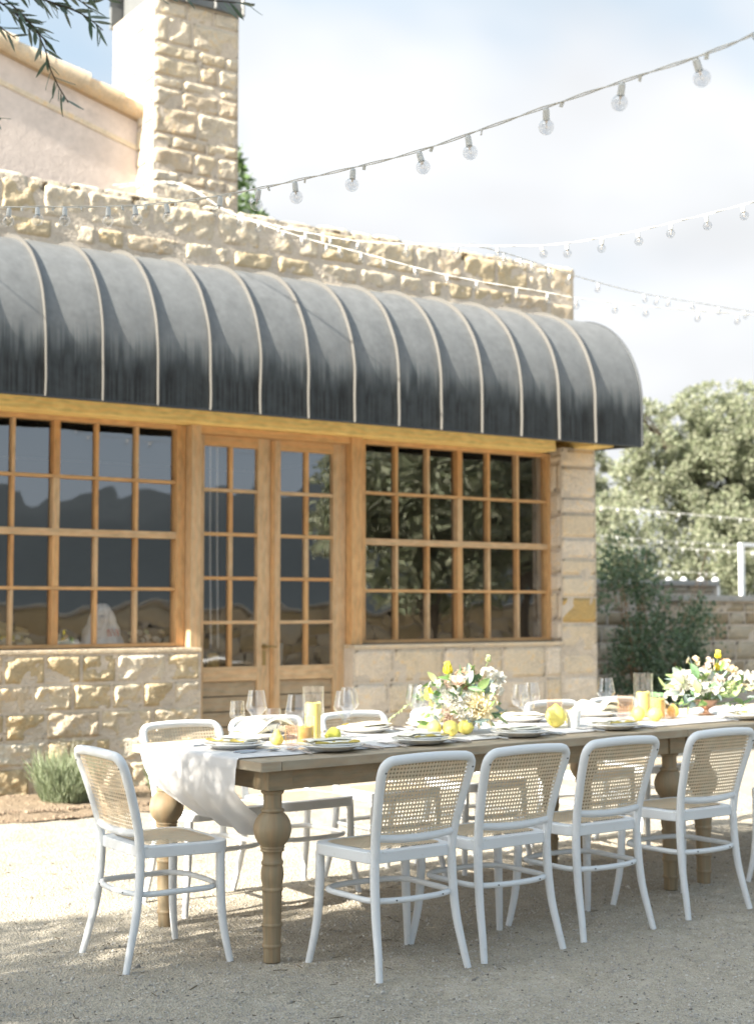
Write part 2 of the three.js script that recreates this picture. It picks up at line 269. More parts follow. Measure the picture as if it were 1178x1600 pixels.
// ------------------------------------------------------------------ the stone building with doors, windows and barrel awning
const hall = thing('stone_building', 'sandstone building with wooden French doors, grid windows and a ribbed barrel awning', 'building');
const XL = 2.52, XR = 9.31, SILL = 1.075, TOP = 4.66, BACK = -6.2;
{
  seed(3);
  const core = [
    bx(XL, 5.2, -0.05, SILL - 0.03, -0.35, 0, 0), bx(6.6, XR, -0.05, SILL - 0.03, -0.35, 0, 0), // below the windows
    bx(XL, 2.93, SILL - 0.03, 2.86, -0.35, -0.002, 0), bx(8.885, XR, SILL - 0.03, 2.86, -0.35, -0.002, 0), // piers
    bx(XL, XL + 0.3, -0.05, 4.6, BACK, -0.352, 0), bx(XR - 0.3, XR, -0.05, 4.6, BACK, -0.352, 0), bx(XL + 0.3, XR - 0.3, -0.05, 4.6, BACK, BACK + 0.3, 0),
  ];
  const wall = part('wall', core, MT.mortar, hall);
  const rough = { rough: 0.036, base: 0.005, edge: 0.016, cell: 0.016 }, soft = { rough: 0.012, base: 0.002, edge: 0.012, mats: MT.smooth, cell: 0.035 };
  seed(41); courses(XL, 5.19, 0, SILL - 0.035, [0.23, 0.17, 0.20, 0.185, 0.225], 0.24, 0.50, onFront(wall, 0, rough), 0.024);
  seed(17); courses(6.61, XR - 0.43, 0, SILL - 0.035, [0.26, 0.24, 0.28, 0.26], 0.30, 0.55, onFront(wall, 0, soft), 0.02);
  seed(6); let y = 0.0; const ph = [0.30, 0.20, 0.26, 0.21, 0.27, 0.24, 0.2, 0.16, 0.19, 0.235, 0.14, 0.29, 0.2]; let n = 0;
  while (y < 2.84) { let h = ph[n % ph.length]; if (y + h > 2.78) h = 2.852 - y; const s = onFront(wall, -0.002, { ...soft, mat: (n === 5) ? MT.ochre : undefined, rough: n === 5 ? 0.02 : 0.01 })((8.885 + XR) / 2, y + h / 2, XR - 8.885 - 0.016, h - 0.016); y += h; n++; }
  courses(XL, 2.93, SILL, 2.85, [0.22, 0.18, 0.25], 0.2, 0.41, onFront(wall, -0.002, { rough: 0.02, base: 0.006, cell: 0.03 }));
  seed(9); courses(-0.2, -0.01, SILL, 2.80, [0.2, 0.26, 0.16, 0.24, 0.3], 0.1, 0.19, onLeft(wall, 8.885, { ...soft, rough: 0.006, base: 0.003 }), 0.02); // right jamb
  // sills of dressed stone
  part('sill', [bx(XL + 0.42, 5.2, SILL - 0.03, SILL, -0.34, 0.012, 0.006)], MT.smooth[1], hall);
  part('sill', [bx(6.6, 8.88, SILL - 0.03, SILL, -0.34, 0.014, 0.006)], MT.smooth[1], hall);
  part('threshold', bx(5.2, 6.6, -0.04, 0.035, -0.36, 0.05, 0.01), MT.smooth[0], hall);
  // upper wall, rough, set back behind the awning
  const up = part('parapet_wall', [bx(XL + 0.02, XR - 0.02, 3.06, TOP - 0.05, -0.62, -0.26, 0)], MT.mortar, hall);
  seed(23); courses(XL, XR - 0.33, 3.95, TOP - 0.06, [0.22, 0.18, 0.25], 0.22, 0.58, onFront(up, -0.262, { rough: 0.024, base: 0.003, edge: 0.016, cell: 0.022, mats: [MT.stones[0], MT.stones[1], MT.stones[3], MT.stones[4], MT.stones[3]] }), 0.03);
  seed(24); courses(XR - 0.32, XR - 0.01, 3.95, TOP - 0.02, [0.34, 0.4], 0.3, 0.4, onFront(up, -0.262, { ...soft, mats: [MT.smooth[1], MT.stones[4]] }), 0.02);
  seed(29); { let x = XL; while (x < XR - 0.05) { const w = Math.min(rr(0.25, 0.55), XR - x), t = TOP + rr(-0.01, 0.01); const s = stone(up, w - 0.015, 0.36, { rough: 0.012, base: 0.024, edge: 0.015, cell: 0.035, mats: [MT.stones[1], MT.stones[3], MT.stones[6]] }); s.rotation.x = -Math.PI / 2; s.position.set(x + w / 2, t - 0.05, -0.44); x += w; } }
  part('roof_deck', bx(XL + 0.302, XR - 0.302, 3.1, 3.3, BACK + 0.302, -0.622, 0), MT.darkMetal, hall);
  // room behind the glass
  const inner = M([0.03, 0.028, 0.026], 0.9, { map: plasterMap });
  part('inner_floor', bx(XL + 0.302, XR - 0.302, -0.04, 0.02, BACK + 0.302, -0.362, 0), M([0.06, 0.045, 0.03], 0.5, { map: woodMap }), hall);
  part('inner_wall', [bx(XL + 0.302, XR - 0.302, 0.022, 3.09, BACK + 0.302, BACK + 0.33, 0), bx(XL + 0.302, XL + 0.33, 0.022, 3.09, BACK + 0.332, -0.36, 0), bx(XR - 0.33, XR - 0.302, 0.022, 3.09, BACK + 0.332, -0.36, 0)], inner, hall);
  // timber lintel under the awning
  const lin1 = part('lintel_beam', [bx(2.75, 8.78, 2.815, 3.05, -0.34, 0.05, 0.006)], MT.beam, hall);
  part('end_beam', bx(9.05, 9.305, 2.862, 2.96, -0.3, 0.26, 0.004), MT.beam, hall);
}
// windows
const GZ = -0.2; // glass plane
function windowGrid(x0, x1, y0, y1, cols, rows, thickCol, thickRow) {
  const w = part('window', [bx(x0 - 0.09, x0 - 0.0, y0 - 0.03, y1 + 0.03, GZ - 0.05, GZ + 0.05), bx(x1 + 0.0, x1 + 0.075, y0 - 0.03, y1 + 0.03, GZ - 0.05, GZ + 0.05), bx(x0, x1, y1, y1 + 0.035, GZ - 0.05, GZ + 0.048), bx(x0, x1, y0 - 0.03, y0, GZ - 0.05, GZ + 0.048)], MT.frame[1], hall);
  part('window_track', bx(x0 - 0.09, x1 + 0.075, y0 - 0.036, y0 - 0.028, GZ - 0.06, GZ + 0.075, 0.002), MT.darkMetal, w);
  const dx = (x1 - x0) / cols, dy = (y1 - y0) / rows;
  for (let i = 1; i < cols; i++) { const t = i === thickCol ? 0.027 : 0.0135, z = i === thickCol ? 0.042 : 0.028; for (let j = 0; j < rows; j++) { const half = (jj) => jj === thickRow ? 0.027 : (jj === 0 || jj === rows) ? 0 : 0.0125; part('muntin', bx(x0 + i * dx - t, x0 + i * dx + t, y0 + j * dy + half(j) + 0.0005, y0 + (j + 1) * dy - half(j + 1) - 0.0005, GZ - 0.03, GZ + z), MT.frame[(i + j) % 3], w); } }
  for (let j = 1; j < rows; j++) { const t = j === thickRow ? 0.027 : 0.0125; part('glazing_bar', bx(x0, x1, y0 + j * dy - t, y0 + j * dy + t, GZ - 0.03, GZ + (j === thickRow ? 0.045 : 0.031)), MT.frame[j === thickRow ? 2 : 1], w); }
  for (let i = 0; i < cols; i++) for (let j = 0; j < rows; j++) pane(w, x0 + i * dx, x0 + (i + 1) * dx, y0 + j * dy, y0 + (j + 1) * dy, GZ - 0.008);
}
function pane(parent, xa, xb, ya, yb, z) {
  const p = part('glass_pane', new THREE.PlaneGeometry(xb - xa - 0.006, yb - ya - 0.006, 8, 8), MT.glass, parent); const a = p.geometry.attributes.position, s = rnd() * 30; // old glass, slightly uneven
  for (let i = 0; i < a.count; i++) a.setZ(i, 0.0008 * nz(a.getX(i) * 5 + s, a.getY(i) * 4, s)); p.geometry.computeVertexNormals();
  p.position.set((xa + xb) / 2, (ya + yb) / 2, z); p.rotation.set(rr(-0.0025, 0.0025), rr(-0.003, 0.003), 0); p.castShadow = false; return p;
}
seed(5); windowGrid(3.085, 5.055, 1.11, 2.78, 6, 4, 3, 2);
seed(8); windowGrid(6.825, 8.85, 1.11, 2.78, 6, 4, 3, 2);
seed(11);
part('door_post', bx(5.133, 5.218, SILL + 0.001, 2.813, -0.2, -0.055), MT.frame[2], hall);
part('door_post', bx(6.622, 6.73, SILL + 0.001, 2.813, -0.2, -0.055), MT.frame[1], hall);
part('door_head', bx(5.22, 6.62, 2.755, 2.813, -0.24, -0.07), MT.frame[1], hall);
function door(x0, g0, g1, x1, handleX) {
  const Z0 = -0.20, Z1 = -0.14, gt = 2.668, gb = 0.915; const d = new THREE.Group(); d.name = 'door'; hall.add(d);
  part('stile', bx(x0, g0, 0.04, 2.752, Z0, Z1), MT.doorWood, d); part('stile', bx(g1, x1, 0.04, 2.752, Z0, Z1), MT.frame[2], d);
  part('rail', bx(g0, g1, gt, 2.752, Z0, Z1 - 0.002), MT.frame[1], d); part('rail', bx(g0, g1, 0.80, gb, Z0, Z1 - 0.002), MT.doorWood, d); part('rail', bx(g0, g1, 0.04, 0.2, Z0, Z1 - 0.002), MT.doorWood, d);
  for (let k = 0; k < 5; k++) part('panel_board', bx(g0, g1, 0.2 + k * 0.12 + 0.004, 0.2 + (k + 1) * 0.12 - 0.004, Z0 + 0.014, Z1 - 0.024, 0.004), MT.doorPanel, d); part('panel_back', bx(g0, g1, 0.2, 0.8, Z0 + 0.004, Z0 + 0.013, 0), MT.darkMetal, d);
  const mx = (g0 + g1) / 2, dy = (gt - gb) / 5;
  for (let j = 0; j < 5; j++) part('muntin', bx(mx - 0.017, mx + 0.017, gb + j * dy + (j ? 0.0145 : 0.0005), gb + (j + 1) * dy - (j < 4 ? 0.0145 : 0.0005), Z0 + 0.012, Z1 - 0.006), MT.frame[j % 3], d);
  for (let j = 1; j < 5; j++) part('glazing_bar', bx(g0, g1, gb + j * dy - 0.014, gb + j * dy + 0.014, Z0 + 0.012, Z1 - 0.004), MT.frame[(j + 1) % 3], d);
  for (let j = 0; j < 5; j++) { pane(d, g0, mx, gb + j * dy, gb + (j + 1) * dy, Z0 + 0.03); pane(d, mx, g1, gb + j * dy, gb + (j + 1) * dy, Z0 + 0.03); }
  if (handleX) {
    const rose = new THREE.CylinderGeometry(0.02, 0.022, 0.016, 16); rose.rotateX(Math.PI / 2); rose.translate(handleX, 1.07, Z1 + 0.008);
    part('door_handle', [rose, limb([[handleX, 1.07, Z1 + 0.01], [handleX, 1.072, Z1 + 0.05], [handleX + 0.02, 1.072, Z1 + 0.055], [handleX + 0.09, 1.066, Z1 + 0.055]], [0.008, 0.008, 0.008, 0.006]), bx(handleX - 0.016, handleX + 0.016, 0.92, 1.04, Z1, Z1 + 0.006)], MT.brass, d);
    part('astragal', bx(x1 - 0.012, x1 + 0.022, 0.05, 2.74, Z1 + 0.001, Z1 + 0.018), MT.frame[0], d);
  }
}
door(5.222, 5.29, 5.773, 5.899, 5.835);
door(5.903, 5.985, 6.495, 6.618);
{ // barrel awning of standing-seam metal sheets
  seed(31);
  const A0 = 2.30, A1 = 9.30, first = 8.735, step = 0.4225; const prof = []; // [z, y, nz, ny, s]
  const P = (s) => { // s 0 bottom edge .. 1 top
    const low = 0.36, arcL = 1.39, L = low + arcL, d = s * L; if (d < low) return { z: 0.62, y: 2.84 + d, nz: 1, ny: 0 };
    const a = (d - low) / arcL * Math.PI / 2; const z = -0.25 + 0.87 * Math.cos(a), y = 3.2 + 0.9 * Math.sin(a), n = V3(0, Math.sin(a) / 0.9, Math.cos(a) / 0.87).normalize(); return { z, y, nz: n.z, ny: n.y };
  };
  const shell = part('awning', [sheet((u, v) => { const q = P(v); return V3(mix(A0, A1, u), q.y - 0.02 * q.ny, q.z - 0.02 * q.nz); }, 1, 40)], MT.darkMetal, hall);
  const xs = []; for (let x = first; x > A0 + 0.1; x -= step) xs.push(x); const cuts = [A1, ...xs, A0];
  for (let k = 0; k < cuts.length - 1; k++) {
    const xa = cuts[k + 1] + 0.004, xb = cuts[k] - 0.004, ph = rnd() * 9, uo = rnd() * 4;
    const g = sheet((u, v) => { const q = P(v), b = 0.003 * Math.sin(Math.PI * u) + 0.004 * nz(u * 1.6 + ph, v * 2.5, ph) + 0.0018 * nz(u * 4 + ph, v * 12, ph + 3); return V3(mix(xa, xb, u), q.y + b * q.ny, q.z + b * q.nz); }, 8, 44);
    const uv = g.attributes.uv; for (let i = 0; i < uv.count; i++) uv.setXY(i, uo + uv.getX(i) * (xb - xa) / 1.5, 0.012 + 0.976 * uv.getY(i));
    part('awning_panel', g, MT.zinc, shell);
  }
  const rail = (x) => { const H = 0.030, T = 0.0036, fn = (a, b) => (u, v) => { const q = P(v), w = mix(a[1], b[1], u); return V3(x + mix(a[0], b[0], u) + 0.007 * nz(v * 6, x * 5, 1), q.y + w * q.ny, q.z + w * q.nz); };
    const c = [[-T, -0.01], [-T, H], [T, H], [T, -0.01]]; return [sheet(fn(c[0], c[1]), 1, 40), sheet(fn(c[1], c[2]), 1, 40), sheet(fn(c[2], c[3]), 1, 40), bx(x - T, x + T, 2.832, 2.845, 0.6, 0.62 + H, 0)]; };
  for (const x of xs) part('awning_seam', rail(x).map(g => { return g; }), MT.seam, shell);
  // rolled edge at the two ends, closing plates, drip edge and soffit
  for (const [x, s] of [[A1, 1], [A0, -1]]) {
    const sh = new THREE.Shape(); sh.moveTo(-0.25, 2.86); for (let i = 0; i <= 30; i++) { const q = P(i / 30); sh.lineTo(q.z - 0.005, q.y - 0.005); } sh.lineTo(-0.25, 2.86);
    const g = new THREE.ExtrudeGeometry(sh, { depth: 0.01, bevelEnabled: false }); g.rotateY(-Math.PI / 2); g.translate(x + (s > 0 ? 0.012 : 0), 0, 0); part('awning_end', g, MT.darkMetal, shell);
    part('awning_edge', limb(Array.from({ length: 21 }, (_, i) => { const q = P(i / 20); return V3(x + s * 0.012, q.y, q.z); }), [0.012, 0.012], 40, 6), MT.darkMetal, shell);
  }
  part('drip_edge', bx(A0, A1, 2.826, 2.84, 0.6, 0.632, 0.003), MT.darkMetal, shell);
  part('soffit', bx(A0 + 0.002, A1 - 0.002, 2.962, 2.975, 0.052, 0.598, 0), MT.darkMetal, shell);
}
// ------------------------------------------------------------------ the plastered house behind, with its chimney
{
  seed(51); const CX0 = 5.69, CX1 = 6.58, CZ0 = -2.93, CZ1 = -2.0, GW = -2.34;
  const house = thing('plastered_house', 'pale pink plastered house with clay verge tiles rising behind the stone parapet', 'house');
  const eave = V3(5.84, 6.05, 0), ridge = V3(-3, 8.5, 0), slope = (ridge.y - eave.y) / (ridge.x - eave.x); const yAt = (x) => eave.y + (x - eave.x) * slope;
  const sh = new THREE.Shape(); sh.moveTo(-3, 3.305); sh.lineTo(CX0 + 0.1, 3.305); sh.lineTo(CX0 + 0.1, yAt(CX0 + 0.1) - 0.12); sh.lineTo(-3, yAt(-3) - 0.12);
  const g = new THREE.ExtrudeGeometry(sh, { depth: 5, bevelEnabled: false }); g.translate(0, 0, GW - 5); part('wall', g, MT.plaster, house);
  const trim = new THREE.Shape(); trim.moveTo(-3, yAt(-3) - 0.4); trim.lineTo(CX0, yAt(CX0) - 0.4); trim.lineTo(CX0, yAt(CX0) - 0.355); trim.lineTo(-3, yAt(-3) - 0.355);
  const tg = new THREE.ExtrudeGeometry(trim, { depth: 0.012, bevelEnabled: false }); tg.translate(0, 0, GW); part('plaster_band', tg, MT.tile[2], house);
  const ang = Math.atan(slope), roof = part('roof', (() => { const b = bx(-4.6, 4.6, -0.05, 0.05, GW - 5, GW + 0.01, 0); b.rotateZ(ang); b.translate((eave.x - 3) / 2, (eave.y + ridge.y) / 2 - 0.06, 0); return b; })(), MT.tile[1], house);
  const L = 0.36, tileG = [0, 1, 2].map((k) => { const a = new THREE.CylinderGeometry(0.070 + k * 0.004, 0.086 + k * 0.003, L * 1.14, 16, 1, true); a.rotateZ(Math.PI / 2); const c = new THREE.RingGeometry(0.070, 0.086 + k * 0.003, 16); c.rotateY(Math.PI / 2); c.translate(L * 0.57, 0, 0); return mergeGeometries([strip(a), strip(c)]); });
  for (let row = 0; row < 3; row++) for (let k = 0; k < 14; k++) { // barrel tiles down the verge, each lapping the next
    const x = eave.x - 0.02 - (k + 0.5) * L * Math.cos(ang), t = part('roof_tile', tileG[(k + row) % 3], MT.tile[Math.floor(rnd() * 3)], roof);
    t.position.set(x, yAt(x) - 0.025 + rr(-0.008, 0.008), GW + 0.055 - row * 0.23); t.rotation.set(0, rr(-0.015, 0.015), ang + 0.045 + rr(-0.012, 0.012));
  }
  const ch = part('chimney', bx(CX0, CX1, 3.4, 7.1, CZ0, CZ1, 0), MT.mortar, house);
  const o = { rough: 0.020, base: 0.003, edge: 0.014, cell: 0.024, mats: [MT.stones[1], MT.stones[3], MT.stones[6], MT.stones[4], MT.stones[3]] };
  courses(CX0, CX1, 4.55, 7.08, [0.2, 0.13, 0.25, 0.17, 0.11], 0.13, 0.5, onFront(ch, CZ1, o), 0.02);
  courses(CZ0, CZ1, 5.3, 7.08, [0.2, 0.15, 0.22, 0.17], 0.2, 0.46, onLeft(ch, CX0, { ...o, rough: 0.016 }), 0.03);
  const cap = part('chimney_cap', [sheet((u, v) => { const a = v * Math.PI; return V3(mix(CX0 - 0.02, CX1 + 0.04, u), 7.3 + 0.5 * Math.sin(a), (CZ0 + CZ1) / 2 + 0.52 * Math.cos(a)); }, 1, 30), bx(CX0 - 0.02, CX1 + 0.04, 7.08, 7.3, CZ1 + 0.01, CZ1 + 0.05, 0), bx(CX0 - 0.02, CX1 + 0.04, 7.08, 7.3, CZ0 - 0.05, CZ0 - 0.01, 0), bx(CX0 + 0.1, CX0 + 0.12, 7.1, 7.6, CZ0 + 0.02, CZ1 - 0.02, 0)], M([0.16, 0.17, 0.175], 0.5, { map: plasterMap, metalness: 0.2 }), house);
  for (let k = 0; k <= 3; k++) { const x = mix(CX0, CX1, k / 3) + 0.01; part('cap_seam', [bx(x - 0.008, x + 0.008, 7.08, 7.32, CZ1 + 0.05, CZ1 + 0.085, 0)], M([0.34, 0.34, 0.33], 0.5), cap); }
}
// ------------------------------------------------------------------ garden walls on the right and the sunlit things beyond
function gardenWall(name, label, x0, x1, top, z, s) {
  seed(s); const t = thing(name, label, 'wall'); const w = part('wall', bx(x0, x1, -0.05, top - 0.07, z - 0.36, z, 0), MT.mortar, t);
  courses(x0, Math.min(x1, x0 + 5.2), 0.35, top - 0.08, [0.2, 0.17, 0.23], 0.22, 0.6, onFront(w, z, { rough: 0.03, base: 0.006, edge: 0.02, cell: 0.05, mats: MT.garden }), 0.024);
  part('coping', bx(x0 - 0.04, x1, top - 0.07, top, z - 0.42, z + 0.05, 0.01), MT.capStone, t);
}
gardenWall('garden_wall', 'coursed stone garden wall with grey coping at the right edge, in front', 12.7, 21, 1.53, -2.2, 61);
gardenWall('garden_wall', 'taller stone garden wall partly covered by the climbing shrub beside the building', XR + 0.02, 14.6, 1.74, -3.4, 62);
// ------------------------------------------------------------------ the long table (two set end to end)
const TH = 4.2 * Math.PI / 180, TO = V3(2.79, 0, 5.19), TT = 0.787; // near left corner, turn, top height
const tw = (s, t, y = TT) => V3(TO.x + s * Math.cos(TH) - t * Math.sin(TH), y, TO.z - s * Math.sin(TH) - t * Math.cos(TH));
const LEG = [[0, 0], [0.031, 0], [0.033, 0.004], [0.034, 0.055], [0.038, 0.058], [0.039, 0.064], [0.038, 0.070], [0.0345, 0.073], [0.0365, 0.136], [0.040, 0.139], [0.041, 0.145], [0.040, 0.151], [0.0365, 0.154], [0.0385, 0.272], [0.042, 0.276], [0.043, 0.282], [0.042, 0.288], [0.038, 0.292], [0.043, 0.315], [0.0455, 0.338], [0.043, 0.362], [0.039, 0.374], [0.043, 0.378], [0.044, 0.384], [0.043, 0.390], [0.0385, 0.394], [0.037, 0.41], [0.039, 0.425], [0.046, 0.429], [0.047, 0.434], [0.044, 0.438], [0.049, 0.442], [0.049, 0.447], [0.046, 0.450], [0.058, 0.463], [0.068, 0.480], [0.0738, 0.500], [0.0755, 0.514], [0.0738, 0.528], [0.068, 0.548], [0.058, 0.565], [0.045, 0.577], [0.040, 0.579], [0.046, 0.583], [0.047, 0.588], [0.043, 0.593], [0.0365, 0.596], [0.0365, 0.648], [0.043, 0.653], [0.046, 0.660], [0.044, 0.668], [0.0, 0.669]];
function makeTable(s0, L, label) {
  const p = tw(s0, 0, 0), t = thing('farm_table', label, 'table', [p.x, 0, p.z], TH); const W = 1.02, H = TT, th = 0.038, n = 5, bw = W / n;
  for (let k = 0; k < n; k++) part('top_plank', bx(0.0965, L - 0.0965, H - th, H - rr(0, 0.0012), -(k + 1) * bw + 0.0008, -k * bw - 0.0008, 0.003), MT.tableTop, t);
  part('end_board', bx(0, 0.095, H - th - 0.001, H, -W, 0, 0.004), MT.tableTop, t); part('end_board', bx(L - 0.095, L, H - th - 0.001, H, -W, 0, 0.004), MT.tableTop, t);
  const lg = lathe(LEG, 32); { const uv = lg.attributes.uv; for (let i = 0; i < uv.count; i++) uv.setXY(i, uv.getY(i) * 0.7, uv.getX(i) * 0.5); }
  for (const x of [0.12, L - 0.12]) for (const z of [-0.1, -W + 0.1]) { const l = part('leg', lg, MT.tableLeg, t); l.position.set(x, 0, z); l.rotation.y = rr(0, 6); part('corner_block', bx(x - 0.057, x + 0.057, 0.668, H - th - 0.001, z - 0.057, z + 0.057, 0.003), MT.tableLeg, t); }
  for (const z of [-0.1, -W + 0.1]) part('apron', bx(0.178, L - 0.178, 0.668, H - th - 0.001, z - 0.016 + (z > -0.5 ? 0.03 : -0.03), z + 0.016 + (z > -0.5 ? 0.03 : -0.03), 0.002), MT.tableLeg, t);
  for (const x of [0.12, L - 0.12]) part('apron', bx(x - 0.016 + (x < 1 ? -0.03 : 0.03), x + 0.016 + (x < 1 ? -0.03 : 0.03), 0.668, H - th - 0.001, -W + 0.158, -0.158, 0.002), MT.tableLeg, t);
  return t;
}
seed(101); makeTable(0, 2.6, 'long weathered farm table with turned ball legs, nearest the camera'); makeTable(2.612, 2.7, 'second weathered farm table, butted to the nearest one and cut by the right edge');
{ // linen runner, lying along the table and hanging over the near end
  seed(7); const nu = 40, rows = []; const yTop = TT + 0.0035;
  const fn = (u, v) => { // u across (0 near .. 1 far), v 0 at the right end .. 1 hem
    const flat = 0.84; if (v < flat) { const s = mix(5.25, -0.006, v / flat), t = mix(0.155, 0.925, u) + 0.012 * nz(s * 2, u, 2) + (s > 1.2 ? 0.03 * (0.5 - u) : 0); const w = 0.0016 * (1 + nz(s * 6, t * 9, 1)) + 0.004 * Math.pow(Math.max(0, nz(s * 1.7 + 4, t * 13, 6)), 1.5); return tw(s, t, yTop + w); }
    const k = (v - flat) / (1 - flat), drop = k * mix(0.32, 0.25, u); const t0 = mix(0.155, 0.925, u), t = mix(t0, mix(0.17, 0.66, u), 0.35 * k + 0.65 * k * k);
    const fold = 0.022 * Math.sqrt(k) * Math.sin(u * 21 + 1.2 * k) * (0.3 + 0.7 * k) + 0.012 * k * nz(u * 5, k * 3, 3); const low = Math.max(0, k - 0.38) / 0.62, s = -0.010 - 0.006 * Math.min(1, k * 8) + fold * (0.25 + 0.75 * low) - 0.012 * (1 - low) * k + 0.10 * low * low + 0.15 * low * Math.pow(Math.max(0, 1 - u * 4.2), 2);
    return tw(s, t, yTop - drop - 0.004 * Math.min(1, k * 20));
  };
  single('table_runner', sheet(fn, 44, 330, 8, 52), MT.linen, 'white linen runner along the table, draped loosely over its near end', 'table runner');
}
// ------------------------------------------------------------------ chairs
const backZ = (y) => { const k = [[0, -0.235], [0.12, -0.205], [0.3, -0.176], [0.45, -0.168], [0.55, -0.182], [0.68, -0.222], [0.74, -0.243], [0.79, -0.262], [0.82, -0.274]]; for (let i = 0; i < k.length - 1; i++) if (y <= k[i + 1][0]) return mix(k[i][1], k[i + 1][1], (y - k[i][0]) / (k[i + 1][0] - k[i][0])); return -0.274; };
function caneGeo(map, inside, u0, u1, v0, v1, pitch) {
  const pos = [], nor = [], uv = []; const bw = pitch * 0.37, dw = pitch * 0.2;
  const line = (ou, ov, du, dv, w, off) => { // walk along the line, keep the stretch that is inside
    const st = 0.003, N = 400; let a = null, b = null; for (let i = -N; i <= N; i++) { const u = ou + du * i * st, v = ov + dv * i * st; if (u >= u0 && u <= u1 && v >= v0 && v <= v1 && inside(u, v)) { if (a === null) a = i; b = i; } }
    if (a === null || b - a < 2) return; const n = Math.max(1, Math.ceil((b - a) * st / 0.04)); let prev = null;
    for (let k = 0; k <= n; k++) { const i = mix(a, b, k / n) * st, u = ou + du * i, v = ov + dv * i; const l = map(u - dv * w / 2, v + du * w / 2, off), r = map(u + dv * w / 2, v - du * w / 2, off);
      if (prev) { for (const q of [prev[0], prev[1], r, prev[0], r, l]) { pos.push(q.x, q.y, q.z); uv.push(i * 3, off * 300 + ou); } } prev = [l, r]; }
  };
  for (let v = Math.ceil(v0 / pitch) * pitch; v <= v1; v += pitch) line((u0 + u1) / 2, v, 1, 0, bw, 0);
  for (let u = Math.ceil(u0 / pitch) * pitch; u <= u1; u += pitch) line(u, (v0 + v1) / 2, 0, 1, bw, 0.0008);
  const r2 = Math.SQRT1_2, cu = (u0 + u1) / 2, cv = (v0 + v1) / 2, span = (u1 - u0 + v1 - v0) / 2;
  for (let k = Math.floor((cu + cv - span) / pitch); k < (cu + cv + span) / pitch; k++) { const c = (k + 0.5) * pitch; const d = (c - cu - cv) / 2; line(cu + d, cv + d, r2, -r2, dw, 0.0014); }
  for (let k = Math.floor((cu - cv - span) / pitch); k < (cu - cv + span) / pitch; k++) { const c = (k + 0.5) * pitch; const d = (c - cu + cv) / 2; line(cu + d, cv - d, r2, r2, dw, -0.0008); }
  const g = new THREE.BufferGeometry(); g.setAttribute('position', new THREE.Float32BufferAttribute(pos, 3)); g.setAttribute('uv', new THREE.Float32BufferAttribute(uv, 2)); g.computeVertexNormals(); return g;
}
